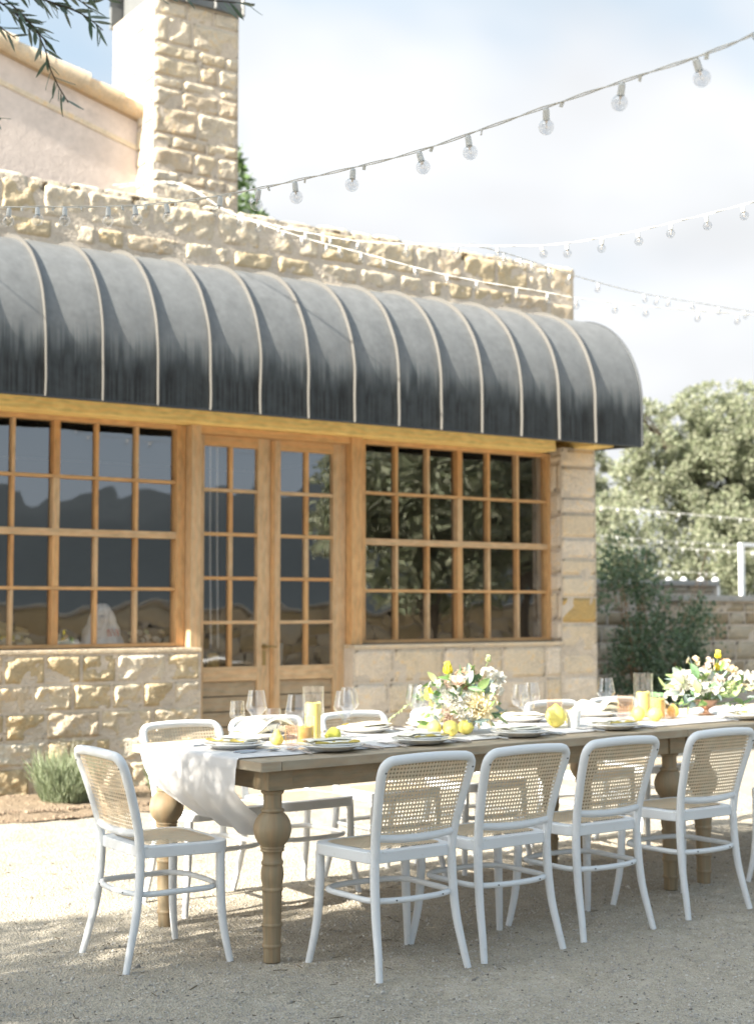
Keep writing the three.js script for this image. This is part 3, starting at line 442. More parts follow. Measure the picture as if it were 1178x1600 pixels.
// the diagonals must run through the corners of the cells: cell centres lie half a pitch off the bands, so u+v = k*pitch crosses between them
function roundPoly(pts, radii) { const s = new THREE.Shape(), n = pts.length; for (let i = 0; i < n; i++) { const p = pts[i], a = pts[(i + n - 1) % n], b = pts[(i + 1) % n], r = radii[i]; const da = Math.hypot(a[0] - p[0], a[1] - p[1]), db = Math.hypot(b[0] - p[0], b[1] - p[1]); const p1 = [p[0] + (a[0] - p[0]) * r / da, p[1] + (a[1] - p[1]) * r / da], p2 = [p[0] + (b[0] - p[0]) * r / db, p[1] + (b[1] - p[1]) * r / db]; i ? s.lineTo(...p1) : s.moveTo(...p1); s.quadraticCurveTo(p[0], p[1], ...p2); } s.closePath(); return s; }
function makeChair() {
  const t = new THREE.Group(); t.name = numbered('cane_chair'); scene.add(t);
  for (const s of [-1, 1]) {
    part('leg', limb([[s * 0.210, 0, -0.235], [s * 0.200, 0.08, -0.216], [s * 0.190, 0.2, -0.188], [s * 0.185, 0.34, -0.172], [s * 0.183, 0.455, -0.168]], [0.0135, 0.0152, 0.0170, 0.0178, 0.0178], 16, 10), MT.white, t);
    part('leg', limb([[s * 0.242, 0, 0.192], [s * 0.231, 0.07, 0.180], [s * 0.218, 0.17, 0.168], [s * 0.210, 0.3, 0.163], [s * 0.207, 0.432, 0.163]], [0.0135, 0.0155, 0.0175, 0.0185, 0.0185], 16, 10), MT.white, t);
  }
  const hp = [[-0.182, 0.445], [-0.187, 0.53], [-0.198, 0.64], [-0.207, 0.72], [-0.2105, 0.766], [-0.205, 0.795], [-0.184, 0.812], [-0.150, 0.816], [-0.07, 0.820], [0, 0.821]];
  const full = [...hp, ...hp.slice(0, -1).reverse().map(([x, y]) => [-x, y])].map(([x, y]) => V3(x, y, backZ(y) - 0.010 * (1 - (x / 0.2) ** 2)));
  part('back_hoop', limb(full, [0.0178, 0.0185, 0.0185, 0.0178], 80, 10), MT.white, t);
  part('back_rail', limb([[-0.186, 0.520, -0.177], [-0.1, 0.512, -0.187], [0, 0.509, -0.191], [0.1, 0.512, -0.187], [0.186, 0.520, -0.177]], [0.015, 0.016, 0.015], 16, 8), MT.white, t);
  const hw = (y) => { const k = [[0.5, 0.186], [0.53, 0.188], [0.64, 0.198], [0.72, 0.207], [0.766, 0.2105], [0.795, 0.205], [0.812, 0.18], [0.819, 0.06]]; for (let i = 0; i < k.length - 1; i++) if (y <= k[i + 1][0]) return mix(k[i][1], k[i + 1][1], clamp((y - k[i][0]) / (k[i + 1][0] - k[i][0]))); return 0; };
  part('back_cane', caneGeo((u, v, o) => V3(u, v, backZ(v) - 0.010 * (1 - (u / 0.2) ** 2) - o), (u, v) => Math.abs(u) < hw(v) - 0.004, -0.21, 0.21, 0.508, 0.818, 0.0152), MT.cane, t);
  const O = [[-0.198, 0.168], [0.198, 0.168], [0.236, -0.205], [-0.236, -0.205]]; // shape y = -z
  const I = [[-0.160, 0.128], [0.160, 0.128], [0.194, -0.165], [-0.194, -0.165]];
  const ring = roundPoly(O, [0.05, 0.05, 0.10, 0.10]); ring.holes.push(roundPoly(I, [0.04, 0.04, 0.08, 0.08]));
  const sg = new THREE.ExtrudeGeometry(ring, { depth: 0.034, bevelEnabled: true, bevelSize: 0.005, bevelThickness: 0.005, bevelSegments: 2, curveSegments: 8 }); sg.rotateX(-Math.PI / 2); sg.translate(0, 0.427, 0); part('seat_frame', sg, MT.white, t);
  const pts = roundPoly(I, [0.04, 0.04, 0.08, 0.08]).getPoints(10); const inPoly = (x, y) => { let c = false; for (let i = 0, j = pts.length - 1; i < pts.length; j = i++) { const a = pts[i], b = pts[j]; if ((a.y > y) !== (b.y > y) && x < (b.x - a.x) * (y - a.y) / (b.y - a.y) + a.x) c = !c; } return c; };
  part('seat_cane', caneGeo((u, v, o) => V3(u, 0.4675 + o + 0.006 * (1 - (u / 0.2) ** 2) * (1 - (v / 0.17) ** 2), -v), (u, v) => inPoly(u / 1.04, (v + 0.02) / 1.04 - 0.02), -0.21, 0.21, -0.18, 0.14, 0.0152), MT.caneSeat, t);
  part('stretcher_ring', limb([[0.184, 0.285, -0.150], [0.196, 0.285, 0.0], [0.190, 0.285, 0.13], [0.13, 0.285, 0.178], [0, 0.285, 0.192], [-0.13, 0.285, 0.178], [-0.190, 0.285, 0.13], [-0.196, 0.285, 0.0], [-0.184, 0.285, -0.150], [-0.12, 0.285, -0.19], [0, 0.285, -0.205], [0.12, 0.285, -0.19]], [0.0118, 0.0118], 80, 8, true), MT.white, t);
  for (const s of [-1, 1]) { const scr = new THREE.CylinderGeometry(0.0035, 0.0035, 0.003, 8); scr.rotateX(Math.PI / 2); scr.translate(s * 0.207, 0.77, backZ(0.77) - 0.0185); part('screw', scr, MT.darkMetal, t); const s2 = new THREE.CylinderGeometry(0.003, 0.003, 0.003, 8); s2.rotateX(Math.PI / 2); s2.translate(s * 0.11, 0.287, -0.2085); part('screw', s2, MT.darkMetal, t); }
  return t;
}
seed(202); const chair0 = makeChair();
const chairs = [ // position of the seat centre, turn (0 faces +z), label
  [3.262, 5.356, Math.PI + 0.03, 'white cane chair on the near side, first from the left, its back to us'],
  [3.768, 5.330, Math.PI + 0.04, 'white cane chair on the near side, second from the left, below the flower bouquet'],
  [4.330, 5.274, Math.PI + 0.05, 'white cane chair on the near side, third from the left'],
  [5.003, 5.214, Math.PI + 0.05, 'white cane chair on the near side where the two tables meet'],
  [5.985, 5.155, Math.PI + 0.06, 'white cane chair on the near side, barely in view at the right edge'],
  [2.582, 4.738, Math.PI / 2 + 0.0, 'white cane chair at the head of the table, standing beside its draped end'],
];
const far = (s, d, r, l) => { const p = tw(s, 1.02 + 0.16 + d, 0); chairs.push([p.x, p.z, TH + r, l]); };
far(0.5, 0, 0.0, 'white cane chair on the far side, leftmost, in front of the stone wall');
far(1.0, 0.01, -0.02, 'white cane chair on the far side, hidden behind the peaked napkin and wine glasses');
far(1.55, 0, 0.02, 'white cane chair on the far side, rounded back showing left of the bouquet');
far(2.17, 0.01, 0.0, 'white cane chair on the far side, hidden behind the large bouquet');
far(3.02, 0, 0.0, 'white cane chair on the far side, rising behind the big lemon and tumbler');
far(3.56, 0, 0.03, 'white cane chair on the far side, behind the lone wine glass and right candles');
chairs.forEach(([x, z, r, l], i) => { let c = chair0; if (i) { c = chair0.clone(); c.name = numbered('cane_chair'); scene.add(c); } c.position.set(x, 0, z); c.rotation.set(0, r, 0); tag(c, l, 'chair', 'white cane chairs round the long table'); });

// ------------------------------------------------------------------ place settings
const put = (o, s, t, y = TT, turn = 0) => { const p = tw(s, t, y); o.position.copy(p); o.rotation.y = TH + turn; return o; };
const RUN = TT + 0.007; // upper side of the runner
const chargerG = lathe([[0, 0.004], [0.075, 0.004], [0.08, 0], [0.085, 0.001], [0.105, 0.012], [0.1345, 0.021], [0.1355, 0.0235], [0.133, 0.025], [0.104, 0.017], [0.085, 0.009], [0, 0.008]], 48);
const plateG = lathe([[0, 0.004], [0.06, 0.004], [0.064, 0], [0.069, 0.001], [0.084, 0.012], [0.104, 0.019], [0.105, 0.0215], [0.103, 0.0225], [0.083, 0.016], [0.069, 0.009], [0, 0.008]], 40);
function napkinGeo(s, kind) { // a folded cloth: two or three layers, edges slightly open; kind 'high' is puffed up and pulled to a point
  const w = 0.20, d = kind === 'high' ? 0.17 : 0.125, parts = [];
  const top = (u, v) => { const X = (u - 0.5) * w, Z = (v - 0.5) * d; const e = Math.min(u, 1 - u, v, 1 - v);
    let y = 0.010 + 0.005 * nz(X * 14 + s, Z * 14, s) + 0.006 * sstep(0, 0.12, e); if (kind === 'high') y += 0.055 * Math.pow(Math.sin(Math.PI * clamp(u * 0.9 + 0.05)), 1.2) * (0.5 + 0.5 * Math.sin(v * 7 + s * 2 + u * 3)) + 0.02 * sstep(0.6, 0, u);
    return V3(X + 0.012 * nz(Z * 9, s, 4) + (kind === 'high' ? -0.03 * (1 - v) : 0), y, Z + 0.010 * nz(X * 9, s, 8)); };
  parts.push(sheet(top, 26, 18, 2, 1.4));
  parts.push(sheet((u, v) => { const q = top(u, v); const e = Math.min(u, 1 - u, v, 1 - v); return V3(q.x * 0.99, q.y * 0.35 - 0.002 + (e < 0.02 ? q.y * 0.45 : 0), q.z * 0.99); }, 26, 18, 2, 1.4));
  parts.push(sheet((u, v) => { const q = top(u * 0.97 + 0.015, v * 0.9); return V3(q.x * 1.05 - 0.006, q.y + 0.0045 + 0.003 * nz(u * 4, v * 3, s + 2), q.z * 1.0 - 0.008); }, 26, 18, 2, 1.4));
  return parts;
}
function cutlery(kind) {
  if (kind === 'knife') return [limb([[0, 0.004, 0], [0, 0.0045, 0.05], [0, 0.004, 0.105]], [0.006, 0.0068, 0.0045], 10, 8), (() => { const sh = new THREE.Shape(); sh.moveTo(-0.004, 0); sh.lineTo(0.006, 0); sh.quadraticCurveTo(0.012, 0.06, 0.009, 0.1); sh.quadraticCurveTo(0.004, 0.118, -0.004, 0.12); const g = new THREE.ExtrudeGeometry(sh, { depth: 0.0018, bevelEnabled: false }); g.rotateX(Math.PI / 2); g.translate(0, 0.005, 0.1); return g; })()];
  const o = [limb([[0, 0.003, 0], [0, 0.004, 0.05], [0, 0.008, 0.10], [0, 0.007, 0.13]], [0.005, 0.006, 0.003, 0.003], 12, 8)];
  if (kind === 'fork') { o.push(bx(-0.011, 0.011, 0.0035, 0.006, 0.125, 0.15, 0.001)); for (let k = 0; k < 4; k++) o.push(bx(-0.011 + k * 0.0064, -0.0083 + k * 0.0064, 0.0035, 0.0058, 0.15, 0.195, 0)); }
  else { const b = new THREE.SphereGeometry(1, 16, 8, 0, 6.2832, Math.PI / 2, Math.PI / 2); b.scale(0.019, 0.008, 0.031); b.translate(0, 0.0105, 0.158); o.push(b); }
  return o;
}
const forkG = mergeGeometries(cutlery('fork').map(strip)), knifeG = mergeGeometries(cutlery('knife').map(strip)), spoonG = mergeGeometries(cutlery('spoon').map(strip));
function setting(i, s, t, face, where, high, hemmed) { // face: turn towards the diner's side; where: words that single out the place
  seed(300 + i); const f = (dx, dz) => { const c = Math.cos(face), n = Math.sin(face); return [dx * c + dz * n, -(-dx * n + dz * c)]; }; // local (right, towards diner) -> (s, t)
  const base = RUN - 0.001;
  const ch = put(single('charger_plate', chargerG, MT.china, 'large white plate ' + where, 'plate', 'large white plates of the place settings'), s, t, base);
  const pl = put(single('dinner_plate', plateG, MT.china, 'small white plate ' + where, 'plate', 'small white plates stacked on larger ones'), s + rr(-0.004, 0.004), t, base + 0.0095, 0);
  pl.rotation.x = rr(-0.01, 0.01);
  const n = thing('napkin', (high ? 'peaked cream napkin ' : 'folded cream napkin ') + where, 'napkin', [0, 0, 0], 0, 'cream napkins on the plates'); put(n, s, t + rr(-0.01, 0.01), base + (high ? 0.022 : 0.0245), face + rr(-0.35, 0.35));
  part('cloth', napkinGeo(i * 3.1, high ? 'high' : 'flat'), MT.napkin, n); if (hemmed) { const q = sheet((u, v) => V3(-0.1 + u * 0.2 + 0.004 * nz(u * 7, i, 2), 0.009 + 0.012 * v * (0.6 + nz(u * 5, i, 4)), 0.066 - v * 0.014 * Math.sin(u * 3)), 16, 3); part('hem', q, MT.hem, n); }
  const ky = RUN - 0.0015; const lay = (g, nm, lab, dx, dz, tilt) => { const [a, b] = f(dx, dz); put(single(nm, g, MT.steel, lab + where, nm, 'silver cutlery of the place settings'), s + a, t + b, ky, face + Math.PI + tilt); };
  lay(forkG, 'fork', 'silver fork ', -0.168, 0.10, rr(-0.06, 0.06)); lay(knifeG, 'knife', 'silver knife ', 0.165, 0.11, rr(-0.05, 0.05)); lay(spoonG, 'spoon', 'silver spoon ', 0.198, 0.10, rr(-0.05, 0.05));
}
const N0 = 0, F0 = Math.PI, E0 = -Math.PI / 2;
setting(1, 0.20, 0.50, E0, 'at the draped left end of the table', false, true);
setting(2, 0.478, 0.20, N0, 'on the near edge, first from the left corner', false, true);
setting(3, 0.971, 0.20, N0, 'on the near edge, just left of the bouquet', false, true);
setting(4, 1.56, 0.20, N0, 'on the near edge, just right of the three lemons', false, false);
setting(5, 2.19, 0.20, N0, 'on the near edge, left of the joint between the tables', false, true);
setting(6, 3.22, 0.22, N0, 'on the near edge of the second table', false, true);
setting(7, 0.521, 0.80, F0, 'on the far edge, leftmost, below the stone wall', true, false);
setting(8, 1.122, 0.80, F0, 'on the far edge, right of the tall yellow candle', false, true);
setting(9, 1.55, 0.80, F0, 'on the far edge, behind the glasses left of the bouquet', true, false);
setting(10, 2.151, 0.80, F0, 'on the far edge, right of the bouquet', false, true);
setting(11, 2.72, 0.82, F0, 'on the far edge, behind the lemon and votive cup', true, false);

// ------------------------------------------------------------------ glasses, candles, fruit
const wineG = lathe([[0, 0.0005], [0.038, 0.0005], [0.0385, 0.002], [0.02, 0.005], [0.006, 0.010], [0.0042, 0.022], [0.0042, 0.088], [0.009, 0.098], [0.046, 0.145], [0.0475, 0.152], [0.046, 0.16], [0.0345, 0.226], [0.0337, 0.226], [0.045, 0.159], [0.0462, 0.152], [0.045, 0.147], [0.006, 0.1], [0, 0.0985]], 32);
const waterG = lathe([[0, 0.0005], [0.034, 0.0005], [0.0345, 0.002], [0.016, 0.005], [0.005, 0.010], [0.004, 0.020], [0.004, 0.056], [0.008, 0.064], [0.034, 0.098], [0.0355, 0.104], [0.031, 0.168], [0.0302, 0.168], [0.0343, 0.104], [0.033, 0.099], [0.005, 0.066], [0, 0.065]], 32);
const roundG = lathe([[0, 0.0005], [0.036, 0.0005], [0.0365, 0.002], [0.018, 0.005], [0.005, 0.011], [0.004, 0.022], [0.004, 0.082], [0.008, 0.09], [0.03, 0.102], [0.044, 0.122], [0.047, 0.142], [0.043, 0.17], [0.035, 0.206], [0.0343, 0.206], [0.042, 0.17], [0.0458, 0.142], [0.043, 0.123], [0.028, 0.104], [0.006, 0.092], [0, 0.091]], 32);
const bowlGlass = lathe([[0, 0.0005], [0.03, 0.0005], [0.0305, 0.003], [0.008, 0.008], [0.007, 0.014], [0.014, 0.02], [0.047, 0.048], [0.049, 0.053], [0.048, 0.054], [0.044, 0.048], [0.012, 0.023], [0, 0.021]], 28);
const beam = (o, s, t, tilt = 0) => { put(o, s, t, RUN - 0.0015, rr(0, 6)); if (tilt) o.rotation.z = tilt; return o; };
const wg = 'stemmed glasses on the table';
seed(401);
beam(single('wine_glass', wineG, MT.crystal, 'angular wine glass in front of the peaked napkin, leftmost tall glass', 'wine glass', wg), 0.44, 0.70);
beam(single('wine_glass', wineG, MT.crystal, 'angular wine glass between the pear and the orange candle, nearest the left plate', 'wine glass', wg), 0.394, 0.33);
beam(single('wine_glass', wineG, MT.crystal, 'angular wine glass just right of the tall yellow candle', 'wine glass', wg), 0.72, 0.43);
beam(single('wine_glass', wineG, MT.crystal, 'angular wine glass behind the other one right of the tall candle', 'wine glass', wg), 0.905, 0.64);
beam(single('wine_glass', wineG, MT.crystal, 'angular wine glass in front at the left edge of the bouquet', 'wine glass', wg), 1.155, 0.43);
beam(single('wine_glass', wineG, MT.crystal, 'angular wine glass half behind another at the left edge of the bouquet', 'wine glass', wg), 1.30, 0.64);
beam(single('wine_glass', wineG, MT.crystal, 'angular wine glass standing alone in front of the dark shrub', 'wine glass', wg), 2.484, 0.52);
beam(single('wine_glass', roundG, MT.crystal, 'rounded wine glass right beside the bouquet', 'wine glass', wg), 1.965, 0.62);
beam(single('wine_glass', roundG, MT.crystal, 'taller rounded wine glass behind, right of the bouquet', 'wine glass', wg), 2.141, 0.72);
beam(single('wine_glass', wineG, MT.crystal, 'wine glass at the right edge beside the second bouquet', 'wine glass', wg), 3.95, 0.62);
beam(single('water_glass', waterG, MT.crystal, 'short stemmed water glass left of the pink tumbler, near the pear', 'water glass', wg), 0.325, 0.40);
beam(single('water_glass', waterG, MT.crystal, 'short stemmed water glass behind the peaked napkin at left', 'water glass', wg), 0.47, 0.90);
beam(single('water_glass', waterG, MT.crystal, 'short stemmed water glass in front of the bouquet beside the lemons', 'water glass', wg), 1.20, 0.36);
beam(single('water_glass', waterG, MT.crystal, 'short stemmed water glass just right of the bouquet leaves', 'water glass', wg), 1.90, 0.50);
beam(single('glass_bowl', bowlGlass, MT.crystal, 'small footed glass bowl by the green pear', 'glass bowl'), 0.72, 0.50);
beam(single('glass_bowl', bowlGlass, MT.crystal, 'small footed glass bowl below the lone angular wine glass', 'glass bowl'), 2.50, 0.42);
function tumbler(label, s, t, r, h, m, seedN) { // a pressed tumbler with raised ribs
  const o = thing('tumbler', label, 'tumbler', [0, 0, 0], 0, 'pressed glass tumblers'); const g = lathe([[0, 0.001], [r * 0.84, 0.001], [r * 0.88, 0.006], [r, h], [r - 0.0022, h], [r * 0.82, 0.010], [0, 0.010]], 28); part('cup', g, m, o);
  const ribs = []; for (let k = 0; k < 14; k++) { const a = k / 14 * 6.2832, c = Math.cos(a), n = Math.sin(a); for (const [y0, y1] of [[0.12, 0.36], [0.40, 0.62]]) ribs.push(limb([[c * r * (0.89 + y0 * 0.1), h * y0, n * r * (0.89 + y0 * 0.1)], [c * r * (0.9 + y1 * 0.12), h * (y0 + y1) / 2, n * r * (0.9 + y1 * 0.12)], [c * r * (0.88 + y1 * 0.12), h * y1, n * r * (0.88 + y1 * 0.12)]], [0.0012, 0.0026, 0.0012], 4, 5)); }
  part('ribs', ribs, m, o); return beam(o, s, t);
}
tumbler('pale pink pressed tumbler in front of the pear and orange candle', 0.455, 0.45, 0.031, 0.088, MT.pinkGlass);
tumbler('large pale pressed tumbler behind the single big lemon', 2.19, 0.60, 0.040, 0.125, MT.pinkGlass);
tumbler('tall pale pressed tumbler left of the two small lemons', 2.63, 0.52, 0.042, 0.135, MT.pinkGlass);
tumbler('small pressed tumbler right of the orange candle, before the second bouquet', 2.87, 0.42, 0.026, 0.085, MT.pinkGlass);
function candle(name, label, s, t, rg, hg, rc, hc, wax) {
  const o = thing(name, label, 'candle', [0, 0, 0], 0, 'candles in clear glass'); part('glass_cylinder', lathe([[0, 0.0008], [rg - 0.002, 0.0008], [rg, 0.004], [rg, hg], [rg - 0.0018, hg + 0.0006], [rg - 0.0025, hg - 0.001], [rg - 0.0025, 0.006], [0, 0.006]], 36), MT.crystal, o);
  part('wax', (() => { const g = lathe([[0, 0.0075], [rc, 0.0075], [rc, hc - 0.004], [rc - 0.004, hc], [rc * 0.7, hc - 0.004], [0, hc - 0.005]], 28); const p = g.attributes.position; for (let i = 0; i < p.count; i++) if (p.getY(i) > hc * 0.8) p.setY(i, p.getY(i) + 0.006 * nz(p.getX(i) * 60, p.getZ(i) * 60, rc * 90)); g.computeVertexNormals(); return g; })(), wax, o);
  part('wick', limb([[0, hc - 0.006, 0], [0.001, hc + 0.006, 0], [0.004, hc + 0.013, 0.001]], [0.0012, 0.001], 6, 5), MT.wick, o); return beam(o, s, t);
}
candle('candle_jar', 'tall yellow pillar candle in a glass cylinder, between the wine glasses at left', 0.69, 0.62, 0.049, 0.237, 0.036, 0.165, MT.waxYellow);
candle('candle_jar', 'short orange candle in a low glass at left, beside the pink tumbler', 0.565, 0.50, 0.038, 0.118, 0.0345, 0.075, MT.waxOrange);
candle('candle_jar', 'tall yellow pillar candle in a glass cylinder, at right before the stone wall', 2.885, 0.62, 0.052, 0.235, 0.036, 0.135, MT.waxYellow);
candle('candle_jar', 'short orange candle behind the two small lemons at right', 2.84, 0.48, 0.040, 0.118, 0.037, 0.108, MT.waxOrange);
{ // votive cup, white with pricked holes
  const o = thing('votive_cup', 'small white pricked votive cup right of the big lemon', 'votive cup'); part('cup', lathe([[0, 0], [0.026, 0], [0.029, 0.003], [0.039, 0.082], [0.0375, 0.083], [0.0275, 0.006], [0, 0.006]], 28), MT.china, o);
  const dots = []; for (let k = 0; k < 20; k++) { const a = k / 20 * 6.2832, y = 0.03 + 0.022 * (k % 3), r = 0.029 + 0.01 * y / 0.082; const c = new THREE.CircleGeometry(0.0026, 8); c.rotateY(Math.PI / 2 - a); c.translate(Math.cos(a) * (r + 0.0012), y, Math.sin(a) * (r + 0.0012)); dots.push(c); } part('pricked_holes', dots, M([0.45, 0.33, 0.2], 0.8), o); beam(o, 2.10, 0.38);
}
function fruit(name, label, cat, s, t, r, m, o = {}) {
  seed(500 + Math.round(s * 1000)); const pear = name === 'pear'; const prof = pear ? [[0, 0], [0.5, 0.06], [0.9, 0.35], [1.0, 0.75], [0.88, 1.15], [0.6, 1.55], [0.42, 1.95], [0.3, 2.2], [0, 2.3]] : [[0, 0], [0.22, 0.02], [0.34, 0.10], [0.72, 0.36], [0.95, 0.78], [1.0, 1.12], [0.93, 1.5], [0.7, 1.88], [0.36, 2.14], [0.24, 2.24], [0.12, 2.34], [0, 2.36]];
  const pts = new THREE.SplineCurve(prof.map(([a, b]) => new THREE.Vector2(a * r, b * r))).getPoints(28).map(p => new THREE.Vector2(Math.max(0, p.x), p.y)); const g = new THREE.LatheGeometry(pts, 28); const p = g.attributes.position;
  for (let i = 0; i < p.count; i++) { const k = 1 + 0.05 * nz(p.getX(i) / r * 1.4, p.getY(i) / r * 1.4, s * 9); p.setXYZ(i, p.getX(i) * k, p.getY(i), p.getZ(i) * k); } g.computeVertexNormals();
  const f = thing(name, label, cat, [0, 0, 0], 0, o.group); const b = part('skin', g, m, f); if (pear) part('stem', limb([[0, 2.26 * r, 0], [0.002, 2.26 * r + 0.01, 0], [0.006, 2.26 * r + 0.02, 0]], [0.0018, 0.0015], 5, 5), MT.bark, f); else part('stem_button', lathe([[0, -0.002], [0.006, -0.001], [0.005, 0.003], [0, 0.004]], 10), MT.pear, f).position.y = -0.001;
  put(f, s, t, RUN - 0.0015, rr(0, 6)); if (o.lie !== undefined) { f.rotation.order = 'YXZ'; f.rotation.set(0, o.lie, 0); f.rotation.z = Math.PI / 2; f.position.y = RUN - 0.0015 + r; f.position.x += Math.cos(o.lie) * r * 1.15; f.position.z -= Math.sin(o.lie) * r * 1.15; } else f.rotation.x = rr(-0.08, 0.08); return f;
}
const LG = 'lemons on the runner';
fruit('lemon', 'lemon at the foot of the bouquet, left of three', 'lemon', 1.21, 0.40, 0.034, MT.lemon, { group: LG });
fruit('lemon', 'lemon at the foot of the bouquet, middle of three', 'lemon', 1.277, 0.36, 0.037, MT.lemon, { lie: 0.9, group: LG });
fruit('lemon', 'lemon at the foot of the bouquet, right of three, end towards us', 'lemon', 1.403, 0.40, 0.034, MT.lemon, { lie: -1.0, group: LG });
fruit('lemon', 'big pale lemon beside the white votive cup', 'lemon', 2.016, 0.42, 0.050, MT.lemon, { group: LG });
fruit('lemon', 'lemon half hidden behind the white votive cup', 'lemon', 2.17, 0.46, 0.036, MT.lemon, { group: LG });
fruit('lemon', 'small lemon in front of the right tall candle, left of two', 'lemon', 2.655, 0.45, 0.034, MT.lemon, { group: LG });
fruit('lemon', 'small lemon in front of the right orange candle, right of two', 'lemon', 2.70, 0.38, 0.036, MT.lemon, { lie: -1.1, group: LG });
fruit('lemon', 'lemon behind the small tumbler next to the second bouquet', 'lemon', 2.95, 0.47, 0.032, MT.lemon, { group: LG });
fruit('pear', 'yellow green pear beside the pink tumbler at left', 'pear', 0.425, 0.52, 0.030, MT.lemon);
fruit('pear', 'green pear lying behind the first near plate', 'pear', 0.66, 0.44, 0.034, MT.pear, { lie: 0.3 });
fruit('pear', 'yellow pear peeking from behind the tall candle at left', 'pear', 0.74, 0.72, 0.030, MT.pear);

// ------------------------------------------------------------------ bouquets
function petal(len, wid, elev, curl, y0, r0, az, tip = 0.6, cup = 0.25) {
  return sheet((u, v) => { const w = wid * Math.pow(Math.sin(Math.PI * clamp(0.12 + 0.88 * Math.pow(v, tip))), 0.7), a = elev - curl * v; let r = r0, y = y0; const n = 6; for (let k = 0; k < n * v; k++) { const f = Math.min(1, n * v - k) / n; r += len * f * Math.cos(elev - curl * (k / n)); y += len * f * Math.sin(elev - curl * (k / n)); } const x = (u - 0.5) * w, bow = cup * wid * (4 * (u - 0.5) * (u - 0.5)); const rad = r - bow * Math.sin(a), yy = y + bow * Math.cos(a); return V3(rad * Math.cos(az) - x * Math.sin(az), yy, rad * Math.sin(az) + x * Math.cos(az)); }, 4, 6);
}
function bloomGeo(kind, s) {
  seed(s); const o = [], ring = (n, len, wid, el, curl, y, r, tip, cup) => { const a0 = rr(0, 6); for (let k = 0; k < n; k++) o.push(petal(len * rr(0.88, 1.08), wid * rr(0.9, 1.1), el + rr(-0.1, 0.1), curl * rr(0.8, 1.2), y, r, a0 + k / n * 6.2832 + rr(-0.1, 0.1), tip, cup)); };
  if (kind === 'rose') { ring(7, 1.05, 0.95, 0.75, 1.1, -0.1, 0.05); ring(6, 0.9, 0.85, 1.05, 0.75, 0, 0.08); ring(5, 0.75, 0.7, 1.3, 0.35, 0.05, 0.05); ring(4, 0.6, 0.5, 1.45, -0.25, 0.1, 0.1); ring(3, 0.5, 0.36, 1.5, -0.5, 0.12, 0.07); }
  else if (kind === 'dahlia') { for (let k = 0; k < 4; k++) ring(13 - k, 1.08 - k * 0.2, 0.40, 0.12 + k * 0.3, 0.2, k * 0.05, 0.06, 0.75, 0.25); ring(7, 0.34, 0.2, 1.3, -0.3, 0.2, 0.05, 0.8); }
  else if (kind === 'bud') { ring(5, 1.35, 0.95, 1.25, -0.28, 0, 0.12, 0.7, 0.5); ring(4, 1.25, 0.85, 1.4, -0.3, 0, 0.06, 0.7, 0.5); }
  else if (kind === 'open') { ring(6, 1.0, 0.95, 0.45, 0.35, 0, 0.06, 0.55, 0.2); ring(5, 0.8, 0.75, 0.85, 0.3, 0.05, 0.05, 0.55); const c = new THREE.IcosahedronGeometry(0.2, 1); c.scale(1, 0.7, 1); c.translate(0, 0.15, 0); o.push(c); }
  else { for (let k = 0; k < 9; k++) { const d = rdir(); d.y = Math.abs(d.y) * 0.8 + 0.1; d.multiplyScalar(0.7); const sub = []; const a0 = rr(0, 6); for (let q = 0; q < 5; q++) sub.push(petal(0.36, 0.32, 0.5, 0.4, 0, 0.03, a0 + q * 1.2566)); const g = mergeGeometries(sub.map(strip)); g.applyQuaternion(new THREE.Quaternion().setFromUnitVectors(V3(0, 1, 0), d.clone().normalize())); g.translate(d.x, d.y, d.z); o.push(g); } }
  return mergeGeometries(o.map(strip));
}
const blooms = {}; for (const k of ['rose', 'dahlia', 'bud', 'open', 'cluster']) blooms[k] = [bloomGeo(k, 600 + k.length), bloomGeo(k, 640 + k.length)];
const petalM = (c) => new THREE.MeshPhysicalMaterial({ color: lin(...c), roughness: 0.7, side: THREE.DoubleSide, transmission: 0.35, thickness: 0 });
const PC = { white: petalM([0.84, 0.82, 0.76]), cream: petalM([0.86, 0.76, 0.56]), peach: petalM([0.87, 0.68, 0.50]), blush: petalM([0.86, 0.73, 0.65]), yellow: petalM([0.90, 0.80, 0.09]), apricot: petalM([0.93, 0.84, 0.62]), greenish: petalM([0.66, 0.70, 0.42]) };
const greens = [[0.19, 0.33, 0.09], [0.26, 0.38, 0.14], [0.13, 0.24, 0.11], [0.34, 0.42, 0.18], [0.34, 0.41, 0.38], [0.27, 0.36, 0.34]].map(c => new THREE.MeshPhysicalMaterial({ color: lin(...c), roughness: 0.6, side: THREE.DoubleSide, transmission: 0.25, thickness: 0 }));
const camR = V3(0.828, 0, 0.5606), camF = V3(0.5606, 0, -0.828);
const leafG = [0.42, 0.6, 0.3].map((w, k) => sheet((u, v) => V3((u - 0.5) * w * Math.pow(Math.sin(Math.PI * clamp(0.04 + 0.93 * v)), 0.8), 0.16 * Math.sin(v * 2.2 + k) - 0.25 * v * v + 0.10 * Math.abs(u - 0.5), v), 4, 7));
